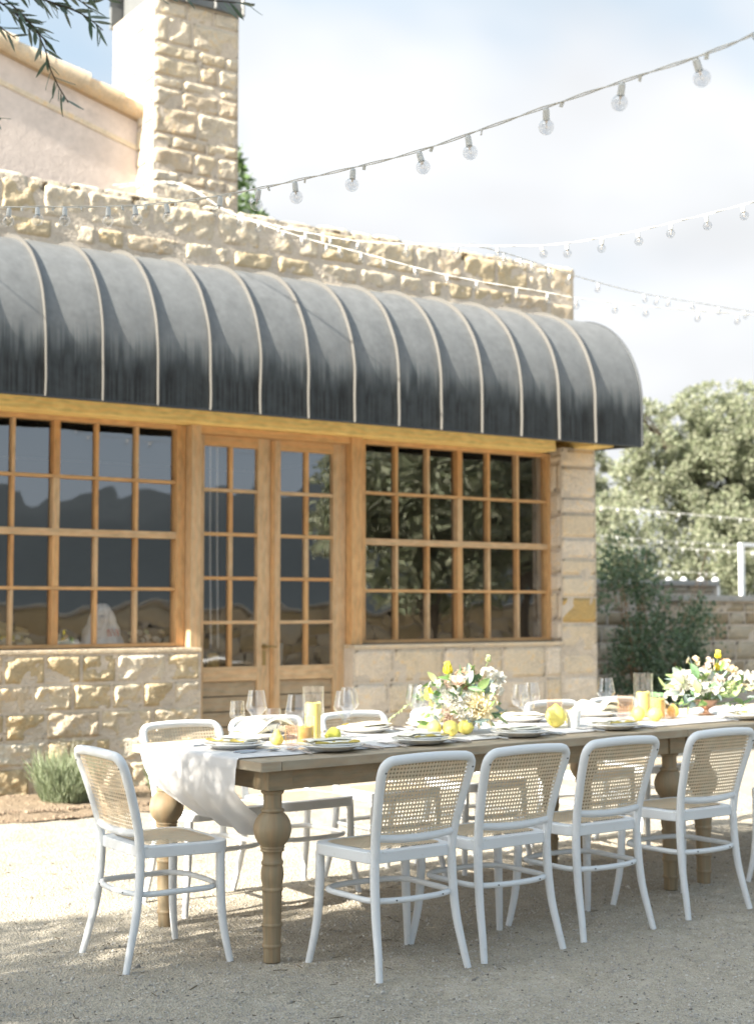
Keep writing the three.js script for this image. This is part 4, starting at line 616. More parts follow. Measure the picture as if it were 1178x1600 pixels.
function bouquet(name, label, s, t, px, list, vaseKind, nLeaf, sizeX, sizeY, sd) {
  seed(sd); const b = thing(name, label, 'bouquet'); const c = tw(s, t, RUN - 0.0015); b.position.copy(c);
  if (vaseKind === 'footed') part('vase', lathe([[0, 0], [0.045, 0], [0.046, 0.004], [0.02, 0.012], [0.013, 0.024], [0.016, 0.034], [0.05, 0.052], [0.068, 0.085], [0.066, 0.086], [0.047, 0.056], [0, 0.04]], 28), M([0.42, 0.26, 0.18], 0.35, { metalness: 0.6 }), b);
  else part('vase', lathe([[0, 0], [0.05, 0], [0.055, 0.004], [0.07, 0.03], [0.078, 0.075], [0.07, 0.09], [0.066, 0.088], [0.072, 0.07], [0, 0.012]], 28), M([0.55, 0.40, 0.28], 0.6), b);
  const core = V3(0, sizeY * 0.32, 0);
  for (const [dx, dy, r, kind, col, dep] of list) {
    const p = V3(0, dy / px, 0).addScaledVector(camR, dx / px).addScaledVector(camF, -(dep ?? rr(0.0, 0.08)));
    const out = p.clone().sub(core).normalize().addScaledVector(camF, -0.55).add(V3(-0.2, 0.35, 0)).normalize(); const R = r / px * 1.22; const g = blooms[kind][Math.floor(rnd() * 2)]; const f = part('blossom', g, PC[col], b);
    const k = kind === 'rose' ? 0.95 : kind === 'dahlia' ? 0.92 : kind === 'bud' ? 0.8 : kind === 'open' ? 1 : 1; f.scale.setScalar(R * k); f.quaternion.setFromUnitVectors(V3(0, 1, 0), kind === 'bud' ? V3(0, 1, 0).addScaledVector(out, 0.35).normalize() : out); f.rotateY(rr(0, 6)); f.position.copy(p).addScaledVector(out, -R * 0.45);
    const q = f.position; part('stem', limb([[rr(-0.02, 0.02), 0.07, rr(-0.02, 0.02)], [q.x * 0.4, q.y * 0.5 + 0.03, q.z * 0.4], [q.x, q.y, q.z]], [0.0024, 0.0016], 8, 5), greens[1], b);
  }
  for (let i = 0; i < nLeaf; i++) { // foliage filling the spaces
    const a = rr(0, 6.2832), e = rr(-0.35, 1.4), d = V3(Math.cos(a) * Math.cos(e), Math.sin(e), Math.sin(a) * Math.cos(e)); const k = rr(0.45, 0.98); const p = V3(d.x * sizeX * 0.56 * k, Math.max(0.05, core.y + d.y * sizeY * 0.68 * k), d.z * sizeX * 0.48 * k);
    const l = part('leaf', leafG[i % 3], greens[Math.floor(rnd() * 6)], b); l.scale.setScalar(rr(0.042, 0.08)); l.position.copy(p); const dir = d.clone().add(rdir().multiplyScalar(0.7)).normalize(); l.quaternion.setFromUnitVectors(V3(0, 0, 1), dir); l.rotateZ(rr(0, 6));
  }
  const st = []; for (let i = 0; i < 26; i++) { const a = rr(0, 6.28), e = rr(-0.2, 1.3), R = rr(0.6, 0.95); const q = V3(Math.cos(a) * Math.cos(e) * sizeX * 0.5 * R, core.y + Math.sin(e) * sizeY * 0.55 * R, Math.sin(a) * Math.cos(e) * sizeX * 0.4 * R); st.push(limb([[0, 0.06, 0], [q.x * 0.45, q.y * 0.55 + 0.02, q.z * 0.45], [q.x, q.y, q.z]], [0.0018, 0.001], 6, 4)); } part('foliage_stems', st, greens[1], b);
  return b;
}
const b1 = bouquet('flower_bouquet', 'large bouquet of white, peach and yellow flowers with three lemons at its foot', 1.475, 0.52, 329, [
  [-20, 97, 15, 'bud', 'yellow'], [-52, 54, 16, 'bud', 'yellow', 0.06], [-46, 42, 12, 'bud', 'yellow', 0.04], [10, 90, 18, 'cluster', 'peach'], [-4, 82, 13, 'open', 'blush'], [-24, 76, 13, 'cluster', 'blush'], [4, 70, 14, 'rose', 'peach', 0.03], [31, 43, 26, 'dahlia', 'apricot', 0.12], [-17, 56, 16, 'rose', 'white', 0.11], [-7, 40, 14, 'rose', 'white', 0.13], [-32, 39, 14, 'open', 'white', 0.09], [-24, 29, 13, 'rose', 'blush', 0.12], [-37, 74, 15, 'cluster', 'white'], [46, 113, 9, 'bud', 'greenish', 0], [46, 96, 12, 'cluster', 'white'], [62, 88, 12, 'open', 'white', 0.01], [59, 74, 13, 'cluster', 'white', 0.02], [12, 58, 12, 'rose', 'white', 0.09], [22, 64, 10, 'open', 'greenish', 0.07], [-60, 68, 10, 'cluster', 'white', 0.0], [8, 28, 12, 'rose', 'white', 0.14], [52, 50, 10, 'cluster', 'cream', 0.02], [34, 80, 10, 'open', 'cream', 0.0], [-10, 66, 9, 'cluster', 'greenish', 0.05], [-40, 20, 10, 'cluster', 'white', 0.08],
], 'bowl', 130, 0.36, 0.29, 700);
{ // a thin vine trailing out to the left over the table
  const pts = [[-0.10, 0.15, 0.02], [-0.17, 0.17, 0.02], [-0.23, 0.14, 0.03], [-0.30, 0.09, 0.03], [-0.345, 0.05, 0.04]].map(([x, y, d]) => V3(0, y, 0).addScaledVector(camR, x).addScaledVector(camF, -d)); part('tendril', limb(pts, [0.0018, 0.0013], 24, 5), greens[3], b1);
  const cv = new THREE.CatmullRomCurve3(pts); seed(12); for (let i = 0; i < 14; i++) { const l = part('leaf', leafG[i % 3], greens[3], b1); l.position.copy(cv.getPoint(0.1 + 0.9 * i / 13)); l.scale.setScalar(rr(0.014, 0.026)); l.quaternion.setFromUnitVectors(V3(0, 0, 1), rdir()); }
}
bouquet('flower_bouquet', 'large bouquet of mostly white flowers in a footed copper vase at the right edge', 3.263, 0.5, 284, [
  [-40, 60, 15, 'rose', 'white', 0.06], [-51, 44, 16, 'rose', 'white', 0.08], [-28, 53, 14, 'rose', 'white', 0.10], [-9, 64, 15, 'rose', 'white', 0.06], [7, 47, 13, 'open', 'white', 0.12], [-17, 44, 13, 'rose', 'white', 0.13], [-23, 86, 10, 'cluster', 'cream'], [-1, 86, 9, 'cluster', 'blush'], [2, 73, 10, 'cluster', 'blush', 0.04], [19, 93, 10, 'bud', 'yellow', 0.02], [15, 74, 9, 'bud', 'yellow', 0.05], [33, 82, 10, 'cluster', 'peach', 0.01], [39, 73, 10, 'rose', 'cream', 0.03], [52, 63, 11, 'cluster', 'white', 0.02], [67, 60, 12, 'open', 'white', 0.01], [45, 56, 10, 'cluster', 'white', 0.05], [14, 58, 9, 'rose', 'blush', 0.1], [76, 50, 11, 'rose', 'white', 0.0], [-60, 30, 11, 'cluster', 'white', 0.04], [28, 48, 9, 'cluster', 'greenish', 0.1], [84, 62, 11, 'rose', 'white', 0], [62, 40, 11, 'cluster', 'cream', 0.04],
], 'footed', 130, 0.52, 0.27, 720);
// ------------------------------------------------------------------ festoon lights
const bulbG = (() => { const b = []; for (let i = 0; i <= 14; i++) { const a = i / 14 * 2.72; b.push(new THREE.Vector2(Math.sin(a) * 0.02, -0.066 + 0.02 - Math.cos(a) * 0.02)); } b.push(new THREE.Vector2(0.0085, -0.024)); return new THREE.LatheGeometry(b, 20); })();
const socketG = lathe([[0, -0.030], [0.0082, -0.030], [0.0090, -0.027], [0.0086, -0.006], [0.0070, 0], [0, 0.001]], 14);
const filG = mergeGeometries([limb([[-0.003, -0.028, 0], [-0.004, -0.042, 0], [-0.005, -0.047, 0]], [0.0006, 0.0005], 5, 4), limb([[0.003, -0.028, 0], [0.004, -0.042, 0], [0.005, -0.047, 0]], [0.0006, 0.0005], 5, 4), limb([[-0.005, -0.047, 0], [-0.002, -0.0505, 0.001], [0.002, -0.0505, -0.001], [0.005, -0.047, 0]], [0.0005, 0.0005], 6, 4), lathe([[0, -0.028], [0.004, -0.029], [0.002, -0.038], [0, -0.039]], 8)].map(strip));
const clipG = new THREE.BoxGeometry(0.009, 0.014, 0.004);
function festoon(label, pts, us, s, clip = false, size = 1, lead = [], tail = []) {
  seed(s); const t = thing('string_light', label, 'string lights'); const cv = new THREE.CatmullRomCurve3(pts.map(p => V3(...p)), false, 'catmullrom', 0.5); const run = new THREE.CatmullRomCurve3([...lead, ...pts, ...tail].map(p => V3(...p)), false, 'catmullrom', 0.5), L = run.getLength(), n = Math.ceil(L / 0.045);
  const wires = [0, 1].map(k => limb(Array.from({ length: n + 1 }, (_, i) => { const q = run.getPointAt(i / n), a = i * 0.9 + k * Math.PI; return V3(q.x + 0.0026 * Math.cos(a), q.y + 0.0026 * Math.sin(a) + 0.002 * nz(i * 0.3, s), q.z); }), [0.0017 * size * size, 0.0017 * size * size], n * 2, 5)); part('cable', wires, MT.wire, t);
  for (const u of us) {
    const k = u * (pts.length - 1), q = cv.getPoint(u); const so = part('socket', socketG, MT.socket, t); so.position.set(q.x, q.y - 0.004, q.z); so.scale.set(size, size, size); so.rotation.set(rr(-0.32, 0.32), rr(0, 6), rr(-0.3, 0.3));
    part('bulb', bulbG, MT.bulb, so); part('filament', filG, MT.filament, so);
    if (clip) { const a = cv.getPoint(Math.min(1, u + 0.012)); const c = part('cable_clip', clipG, MT.wire, t); c.position.set(a.x, a.y - 0.007, a.z); c.rotation.set(rr(-0.4, 0.4), rr(0, 6), rr(-0.5, 0.5)); }
  }
}
festoon('string of clear globe bulbs nearest the camera, rising to the upper right corner', [[1.2, 3.3, 3.2], [1.67, 2.83, 4.93], [1.7, 2.77, 5.25], [2.0, 2.72, 5.69], [2.14, 2.69, 6.06], [2.24, 2.67, 6.45], [2.32, 2.65, 6.87], [2.38, 2.65, 7.34], [2.37, 2.61, 7.87], [2.32, 2.58, 8.08], [2.3, 2.57, 8.3], [2.2, 2.55, 9.6]].slice(1, 11), [0.1229, 0.148, 0.1688, 0.2014, 0.2247, 0.2603, 0.3317, 0.3793, 0.423, 0.4896, 0.5578, 0.6028, 0.6686, 0.7225, 0.7773], 11, true, 1, [[2.55, 4.66, -0.3], [1.85, 3.5, 2.3]], [[2.15, 2.7, 10.5], [1.9, 3.2, 13.5]]);
festoon('string of clear globe bulbs from the parapet, sagging across and rising to the right edge', [[4.5, 4.39, 0.92], [4.46, 4.01, 1.71], [4.4, 3.8, 2.26], [4.33, 3.58, 2.92], [4.28, 3.37, 3.6], [4.33, 3.2, 4.34], [4.47, 3.1, 4.91], [4.54, 3.07, 5.32], [4.63, 3.08, 5.63], [4.75, 3.11, 5.95], [4.86, 3.15, 6.27]], [0.144, 0.2071, 0.2529, 0.3078, 0.3556, 0.4, 0.4571, 0.51, 0.55, 0.5967, 0.6291, 0.6809, 0.735, 0.788, 0.8373, 0.8847], 12, false, 1, [[4.55, 4.68, -0.3]], [[5.5, 3.6, 9], [6.4, 4.4, 12.5]]);
festoon('string of clear globe bulbs running lowest in front of the parapet towards the right', [[4.5, 4.38, 0.92], [4.59, 4.04, 1.56], [4.77, 3.74, 2.26], [4.88, 3.58, 2.69], [5.23, 3.39, 3.15], [5.65, 3.27, 3.54], [5.82, 3.23, 3.66], [6.32, 3.19, 3.88], [6.92, 3.19, 4.04], [7.41, 3.18, 4.24]], [0.1296, 0.187, 0.213, 0.2639, 0.2958, 0.3373, 0.3683, 0.4048, 0.4421, 0.4756, 0.5185, 0.5616, 0.6606, 0.7177, 0.7531, 0.818, 0.8663], 13, false, 1, [[4.6, 4.67, -0.3]], [[9.2, 3.35, 4.9], [12, 4.1, 6]]);
festoon('string of clear globe bulbs tied to the sagging one, leading away past the parapet corner', [[4.36, 3.18, 4.48], [5.04, 3.32, 3.98], [6.21, 3.5, 3.21], [7.32, 3.63, 2.65], [8.44, 3.76, 2.21], [9.23, 3.82, 2.02], [10.58, 3.95, 1.74]], [0.141, 0.1914, 0.2195, 0.2624, 0.3152, 0.3906, 0.5083, 0.545, 0.5717, 0.63, 0.7137, 0.8056], 14);
festoon('topmost distant string of bulbs before the big tree at right', [[15.67, 3.18, -8.20], [16.96, 3.10, -8.23], [18.00, 3.00, -7.54], [19.17, 2.88, -6.76], [19.82, 2.82, -6.32], [20.79, 2.73, -5.74]], [0.207, 0.257, 0.311, 0.365, 0.417, 0.512, 0.562], 15, false, 1.5);
festoon('middle distant string of bulbs before the big tree, ending near the white post', [[15.67, 2.65, -8.21], [16.98, 2.62, -8.26], [17.80, 2.57, -8.10], [19.07, 2.54, -8.05], [20.13, 2.50, -7.93]], [0.2692, 0.3577, 0.4538, 0.5353, 0.6, 0.6676, 0.7412, 0.8194, 0.9062], 16, false, 1.5);
festoon('lowest distant string of bulbs before the big tree, passing the white post', [[16.50, 2.63, -9.47], [18.12, 2.55, -9.49], [19.24, 2.47, -8.74], [20.46, 2.39, -7.92], [21.17, 2.35, -7.44]], [0.2891, 0.337, 0.387, 0.437, 0.4891, 0.5312, 0.5742, 0.6211, 0.6641, 0.7441], 17, false, 1.5);
festoon('short distant string of bulbs just above the garden wall coping', [[14.7, 1.93, -5.32], [15.15, 1.91, -5.0], [15.85, 1.88, -4.55]], [0.2083, 0.4833, 0.5333, 0.6278, 0.6778, 0.85, 0.9056, 0.9722], 18);
{ // white timber frame beyond the wall
  const t = thing('pergola_frame', 'white timber post and beam standing beyond the right garden wall', 'post', [15.35, 0, -3.64]); part('post', bx(-0.032, 0.032, -0.05, 2.22, -0.032, 0.032, 0.005), MT.white, t); part('beam', bx(-0.04, 3.2, 2.222, 2.275, -0.03, 0.03, 0.005), MT.white, t);
  const st = [[15.5, 'leftmost of the four short white stakes beyond the garden wall'], [15.74, 'second from left of the four short white stakes beyond the garden wall'], [16.02, 'third from left of the four short white stakes beyond the garden wall'], [16.24, 'rightmost of the four short white stakes beyond the garden wall']];
  const base = thing('white_stake', st[0][1], 'stake', [15.33, 0, -5.0], 0, 'short white stakes beyond the wall'); part('post', bx(-0.055, 0.055, -0.05, 1.74, -0.03, 0.03, 0.006), MT.white, base); const cap = lathe([[0, 0.09], [0.02, 0.085], [0.055, 0.05], [0.06, 0.02], [0.03, 0], [0, 0]], 12); part('knob', cap, MT.white, base).position.y = 1.742;
  for (let k = 1; k < 4; k++) { const c = base.clone(); c.name = numbered('white_stake'); c.position.set(15.33 + k * 0.22 + (k > 1 ? 0.05 : 0), 0, -5.0 + k * 0.08); tag(c, st[k][1], 'stake', 'short white stakes beyond the wall'); scene.add(c); }
}
// ------------------------------------------------------------------ things inside the room, seen through the panes
{
  seed(61); const counter = thing('indoor_counter', 'dark wooden counter inside the left window', 'counter', [3.95, 0, -0.68]); part('top', bx(-0.95, 1.05, 1.02, 1.07, -0.3, 0.3), MT.doorPanel, counter); for (const x of [-0.9, 1.0]) for (const z of [-0.25, 0.25]) part('leg', bx(x - 0.03, x + 0.03, 0.02, 1.018, z - 0.03, z + 0.03), MT.doorPanel, counter);
  const bagM = M([0.86, 0.86, 0.86], 0.4, { side: THREE.DoubleSide, transmission: 0.15, thickness: 0 });
  const bag = thing('plastic_bag', 'crumpled white plastic bag with red print inside the left window', 'bag', [4.62, 1.071, -0.55]);
  const bf = (a, v) => { const r = 0.155 * Math.pow(1 - v, 0.55) + 0.012 + 0.02 * Math.sin(a * 7 + v * 4) * (1 - v * 0.4) + 0.03 * nz(Math.cos(a) * 2, v * 4, Math.sin(a) * 2); return V3(r * Math.cos(a), 0.34 * v + 0.01 * nz(a, v * 5, 2), r * 0.75 * Math.sin(a)); };
  part('bag_body', sheet((u, v) => bf(u * 6.2832, v), 48, 24), bagM, bag); const pr = []; for (let k = 0; k < 5; k++) { const a = 1.5 - k * 0.16; pr.push(limb([0, 1, 2, 3].map(q => { const p = bf(a + 0.03 * (q % 2), 0.42 - q * 0.05); return p.multiply(V3(1.03, 1, 1.06)); }), [0.004, 0.004], 6, 4)); } part('red_print', pr, M([0.5, 0.06, 0.05], 0.6), bag);
  const cl = single('crumpled_cloth', sheet((u, v) => V3((u - 0.5) * 0.34, 0.005 + 0.07 * Math.sin(Math.PI * u) * Math.sin(Math.PI * v) * (0.7 + nz(u * 6, v * 6, 3)), (v - 0.5) * 0.25), 24, 16), bagM, 'crumpled white cloth left of the plastic bag inside the window', 'cloth'); cl.position.set(4.32, 1.07, -0.5);
  const wr = thing('wrapped_flowers', 'flowers in olive brown wrapping paper lying inside the left window', 'flowers', [3.9, 1.072, -0.55]); part('paper', sheet((u, v) => { const a = u * 5.2, r = 0.05 + 0.11 * v + 0.015 * Math.sin(a * 5); return V3(0.1 - 0.3 * v + 0.02 * nz(u * 5, v * 3), 0.10 + r * Math.sin(a) * 0.75, r * Math.cos(a)); }, 30, 8), M([0.33, 0.27, 0.14], 0.8, { side: THREE.DoubleSide }), wr);
  for (let k = 0; k < 12; k++) { const f = part('blossom', blooms[['rose', 'open', 'cluster'][k % 3]][0], PC[['yellow', 'cream', 'white', 'apricot'][k % 4]], wr); f.scale.setScalar(rr(0.025, 0.04)); f.position.set(rr(-0.3, 0.08), rr(0.02, 0.10), rr(0.05, 0.18)); f.rotation.set(rr(0.4, 1.3), rr(0, 6), 0); }
  const wp = single('tissue_bundle', sheet((u, v) => { const a = u * 6.2832, r = 0.13 * Math.sin(Math.PI * (0.08 + 0.9 * v)) * (1 + 0.25 * nz(Math.cos(a) * 3, v * 4, Math.sin(a) * 3)); return V3(r * Math.cos(a), 0.22 * (1 - v), r * Math.sin(a)); }, 30, 14), bagM, 'bundle of white tissue inside the window at the left edge', 'bundle'); wp.position.set(3.62, 1.072, -0.62);
  const fl = thing('loose_flowers', 'pale cut flowers right of the plastic bag inside the window', 'flowers', [4.92, 1.072, -0.48]); for (let k = 0; k < 14; k++) { const f = part('blossom', blooms[['cluster', 'open', 'rose'][k % 3]][1], PC[['white', 'cream', 'greenish', 'white'][k % 4]], fl); f.scale.setScalar(rr(0.022, 0.036)); f.position.set(rr(-0.14, 0.16), rr(0.02, 0.12), rr(-0.06, 0.1)); f.rotation.set(rr(0.2, 1.2), rr(0, 6), 0); }
  const tb = thing('indoor_table', 'white clothed table inside behind the French doors', 'table', [5.9, 0, -1.1]); part('top', bx(-0.75, 0.75, 0.83, 0.86, -0.35, 0.35), MT.doorPanel, tb); for (const x of [-0.7, 0.7]) for (const z of [-0.3, 0.3]) part('leg', bx(x - 0.025, x + 0.025, 0.02, 0.828, z - 0.025, z + 0.025), MT.doorPanel, tb);
  const vp = lathe([[0, 0], [0.045, 0], [0.05, 0.01], [0.065, 0.21], [0.061, 0.21], [0.046, 0.012], [0, 0.01]], 24);
  const v1 = single('white_vase', vp, MT.china, 'white vase inside, behind the left door at its left stile', 'vase', 'white vases inside the doors'); v1.position.set(5.66, 0.86, -1.0); const v2 = single('white_vase', vp, MT.china, 'white vase inside, behind the right door', 'vase', 'white vases inside the doors'); v2.position.set(6.42, 0.86, -0.95);
  const jar = single('amber_jar', lathe([[0, 0], [0.05, 0], [0.052, 0.01], [0.05, 0.12], [0.03, 0.14], [0, 0.14]], 20), MT.waxOrange, 'amber jar inside, next to the left white vase', 'jar'); jar.position.set(5.8, 0.86, -0.95);
  for (const [x, l] of [[5.55, 'left of two pale cords hanging inside the left door'], [5.615, 'right of two pale cords hanging inside the left door']]) { const c = single('hanging_cord', limb([[x, 3.05, -0.55], [x + 0.005, 2, -0.55], [x + 0.02, 1.05, -0.55]], [0.008, 0.008], 12, 6), MT.linen, l, 'cord', 'pale cords inside the left door'); }
}
// ------------------------------------------------------------------ planting
function fillCrown(L, blobs, n, len, wid, cols, o = {}) {
  const vol = blobs.map(b => b[3] * b[4] * b[5]); const tot = vol.reduce((a, b) => a + b, 0); const f = o.freq ?? 1.6, thr = o.thr ?? -0.05;
  for (let b = 0; b < blobs.length; b++) { const [x, y, z, rx, ry, rz] = blobs[b]; let k = Math.round(n * vol[b] / tot), guard = k * 6;
    while (k > 0 && guard-- > 0) { const d = rdir(), r = Math.pow(rnd(), o.pow ?? 0.42); const p = V3(x + d.x * rx * r, y + d.y * ry * r, z + d.z * rz * r); if (nz(p.x * f + 3, p.y * f, p.z * f + 9) + 0.5 * nz(p.x * f * 2.4, p.y * f * 2.4, p.z * f * 2.4) < thr + (r > 0.8 ? 0.12 : 0)) continue; if (p.y < 0.02) continue;
      const dir = rdir().addScaledVector(d, 0.7).add(V3(0, o.droop ?? 0.1, 0)).normalize(); const c = cols[Math.floor(rnd() * cols.length)], q = rr(0.75, 1.2); L.add(p, dir, perp(dir), len * rr(0.7, 1.25), wid * rr(0.7, 1.2), [c[0] * q, c[1] * q, c[2] * q]); k--; } }
}
function tree(name, label, base, trunkR, trunkH, blobs, n, len, wid, cols, o = {}) {
  const t = thing(name, label, 'tree', base, 0, o.group); const L = new Leaves(); fillCrown(L, blobs, n, len, wid, cols, o); part('crown', L.geo(), o.mat || MT.leaf, t);
  const w = [limb([[0, -0.1, 0], [rr(-0.1, 0.1), trunkH * 0.5, rr(-0.1, 0.1)], [rr(-0.1, 0.1), trunkH, rr(-0.1, 0.1)]], [trunkR * 1.3, trunkR, trunkR * 0.8], 12, 9)];
  for (const b of blobs) { const e = V3(b[0], b[1] + 0.2 * b[4], b[2]); w.push(limb([[0, trunkH * 0.9, 0], [e.x * 0.4 + rr(-0.1, 0.1), mix(trunkH, e.y, 0.5), e.z * 0.4], [e.x, e.y, e.z]], [trunkR * 0.6, trunkR * 0.36, trunkR * 0.12], 12, 6)); for (let q = 0; q < 3; q++) { const d = rdir(); w.push(limb([[e.x * 0.6, mix(trunkH, e.y, 0.7), e.z * 0.6], [b[0] + d.x * b[3] * 0.7, b[1] + d.y * b[4] * 0.7, b[2] + d.z * b[5] * 0.7]], [trunkR * 0.22, trunkR * 0.06], 6, 5)); } }
  part('trunk', w, MT.bark, t); return t;
}
const OLV = [[0.10, 0.13, 0.075], [0.13, 0.16, 0.10], [0.07, 0.10, 0.05], [0.17, 0.20, 0.14]];
const OAK = [[0.24, 0.265, 0.155], [0.29, 0.31, 0.20], [0.20, 0.235, 0.13], [0.33, 0.34, 0.235]];
seed(801);
tree('oak_tree', 'large pale sunlit oak beyond the garden wall at the right edge', [22.9, 0, -10.6], 0.22, 2.6, [[0.1, 4.7, -0.3, 1.7, 1.45, 1.5], [-1.5, 4.3, -0.7, 1.0, 0.95, 1.0], [1.6, 4.6, 0.7, 1.3, 1.2, 1.2], [-0.9, 3.2, 0.2, 1.1, 0.8, 1.0], [1.1, 3.2, 0.3, 1.2, 0.8, 1.1], [-1.6, 5.2, -1.0, 0.6, 0.5, 0.6], [3.0, 4.0, 1.5, 1.2, 1.3, 1.2]], 80000, 0.085, 0.06, OAK, { freq: 1.7, thr: 0.02 });
tree('oak_tree', 'sparse pale tree with sky gaps, between the awning end and the large oak', [20.5, 0, -13.2], 0.14, 2.4, [[-0.3, 4.2, 0, 1.0, 0.8, 0.9], [0.8, 3.4, 0.2, 0.9, 0.8, 0.9], [-0.8, 3.0, -0.2, 0.8, 0.7, 0.8], [1.3, 4.5, -0.6, 0.7, 0.6, 0.6]], 17000, 0.085, 0.06, OAK, { freq: 2.1, thr: 0.12 });
{ const mk = (nm, label, x, z, w, h, n, cols) => { const t = thing(nm, label, 'shrub', [x, 0, z]); const L = new Leaves(); fillCrown(L, [[0, h * 0.55, 0, w, h * 0.5, w * 0.7], [w * 0.5, h * 0.45, 0.2, w * 0.6, h * 0.45, w * 0.5], [-w * 0.5, h * 0.42, 0.1, w * 0.6, h * 0.42, w * 0.5]], n, 0.08, 0.055, cols, { freq: 2.2, thr: -0.05, pow: 0.35 }); part('foliage', L.geo(), MT.leaf, t); part('stem', limb([[0, 0, 0], [0.1, h * 0.4, 0], [0, h * 0.8, 0.1]], [0.06, 0.02], 8, 6), MT.bark, t); return t; };
  seed(820); mk('hedge_shrub', 'pale green bushy shrub behind the taller garden wall', 19.8, -10.8, 1.7, 3.5, 24000, OAK); mk('hedge_shrub', 'pale green bushy shrub behind the white stakes', 22.0, -9.6, 1.7, 3.3, 24000, OAK); mk('hedge_shrub', 'pale green bushy shrub beyond the white timber post', 24.2, -8.4, 1.8, 3.3, 24000, OAK);
}
seed(830); { // climbing shrub against the taller wall
  const t = thing('climbing_shrub', 'loose dark green shrub sprawling over the taller garden wall beside the building', 'shrub', [11.9, 0, -1.85]); const L = new Leaves();
  fillCrown(L, [[-0.45, 1.65, 0, 0.45, 0.6, 0.3], [-0.1, 1.0, 0.1, 0.65, 0.75, 0.32], [0.5, 1.05, 0.1, 0.5, 0.5, 0.3], [-0.4, 0.5, 0.1, 0.6, 0.5, 0.32], [0.35, 0.45, 0.1, 0.6, 0.45, 0.3]], 7600, 0.06, 0.038, [[0.14, 0.22, 0.11], [0.19, 0.27, 0.15], [0.10, 0.17, 0.09], [0.27, 0.33, 0.22]], { freq: 2.6, thr: -0.08 }); part('foliage', L.geo(), MT.leaf, t);
  const w = []; for (let k = 0; k < 26; k++) { const x = rr(-0.7, 0.8), h = rr(0.9, 2.1); w.push(limb([[x * 0.3, 0, 0], [x * 0.7, h * 0.5, rr(-0.1, 0.15)], [x * 1.1 + rr(-0.15, 0.15), h, rr(-0.2, 0.2)]], [0.012, 0.004], 8, 5)); } part('stems', w, M([0.34, 0.22, 0.14], 0.9), t);
}
seed(840); tree('leafy_tree', 'small deep green tree showing behind the chimney', [9.85, 0, -8.4], 0.12, 5.8, [[-0.1, 7.1, 0, 0.62, 0.9, 0.6], [0.25, 6.6, 0.1, 0.55, 0.6, 0.5], [-0.1, 7.9, 0, 0.35, 0.5, 0.35], [0.1, 5.8, 0, 0.7, 0.7, 0.6]], 4200, 0.13, 0.085, [[0.09, 0.17, 0.04], [0.13, 0.21, 0.06], [0.06, 0.12, 0.03]], { freq: 2.2, thr: 0.0 });
// trees to the left of the frame, whose shade falls over the near chairs and the foreground
seed(851); const oliveA = tree('olive_tree', 'olive tree with dark narrow leaves hanging in from the upper left', [-0.9, 0, 7.3], 0.15, 1.5, [[0.1, 3.4, -0.3, 1.3, 0.9, 1.4], [0.0, 2.85, -1.9, 0.85, 0.7, 0.7], [-0.1, 3.1, -1.15, 0.9, 0.9, 0.9], [-0.2, 4.1, -0.9, 1.2, 0.9, 0.95], [-0.6, 4.3, 0.0, 1.4, 1.1, 1.5], [-0.9, 3.0, -0.8, 1.0, 0.9, 1.2], [0.1, 2.6, 0.8, 0.9, 0.6, 0.9], [-0.7, 2.3, -0.2, 0.9, 0.6, 1.1]], 72000, 0.08, 0.026, OLV, { freq: 1.9, thr: -0.2, mat: MT.leafOlive });
seed(852); tree('olive_tree', 'olive tree standing farther left outside the frame', [-3.9, 0, 6.7], 0.17, 1.6, [[0, 3.6, 0, 1.7, 1.4, 1.5], [0.2, 5.2, 0.4, 1.5, 1.2, 1.5], [1.0, 2.8, -0.4, 1.2, 0.9, 1.2], [-0.5, 2.6, 0.8, 1.1, 0.8, 1.1], [0.5, 6.4, 0.9, 1.2, 0.9, 1.2], [0.1, 4.5, -0.75, 1.4, 1.0, 0.85], [0.1, 3.4, -1.7, 1.2, 0.9, 0.8], [0.2, 5.9, -0.7, 1.4, 1.0, 1.0]], 82000, 0.085, 0.03, OLV, { freq: 1.7, thr: -0.2, mat: MT.leafOlive });
seed(853); tree('olive_tree', 'olive tree to the left behind the camera', [-3.4, 0, 9.6], 0.17, 1.6, [[0, 3.8, 0, 1.8, 1.5, 1.6], [0.6, 5.4, 0.2, 1.5, 1.2, 1.5], [0.7, 2.5, -0.4, 1.3, 0.9, 1.2], [0, 1.6, 0.2, 1.2, 0.7, 1.1]], 46000, 0.085, 0.03, OLV, { freq: 1.7, thr: -0.2, mat: MT.leafOlive });
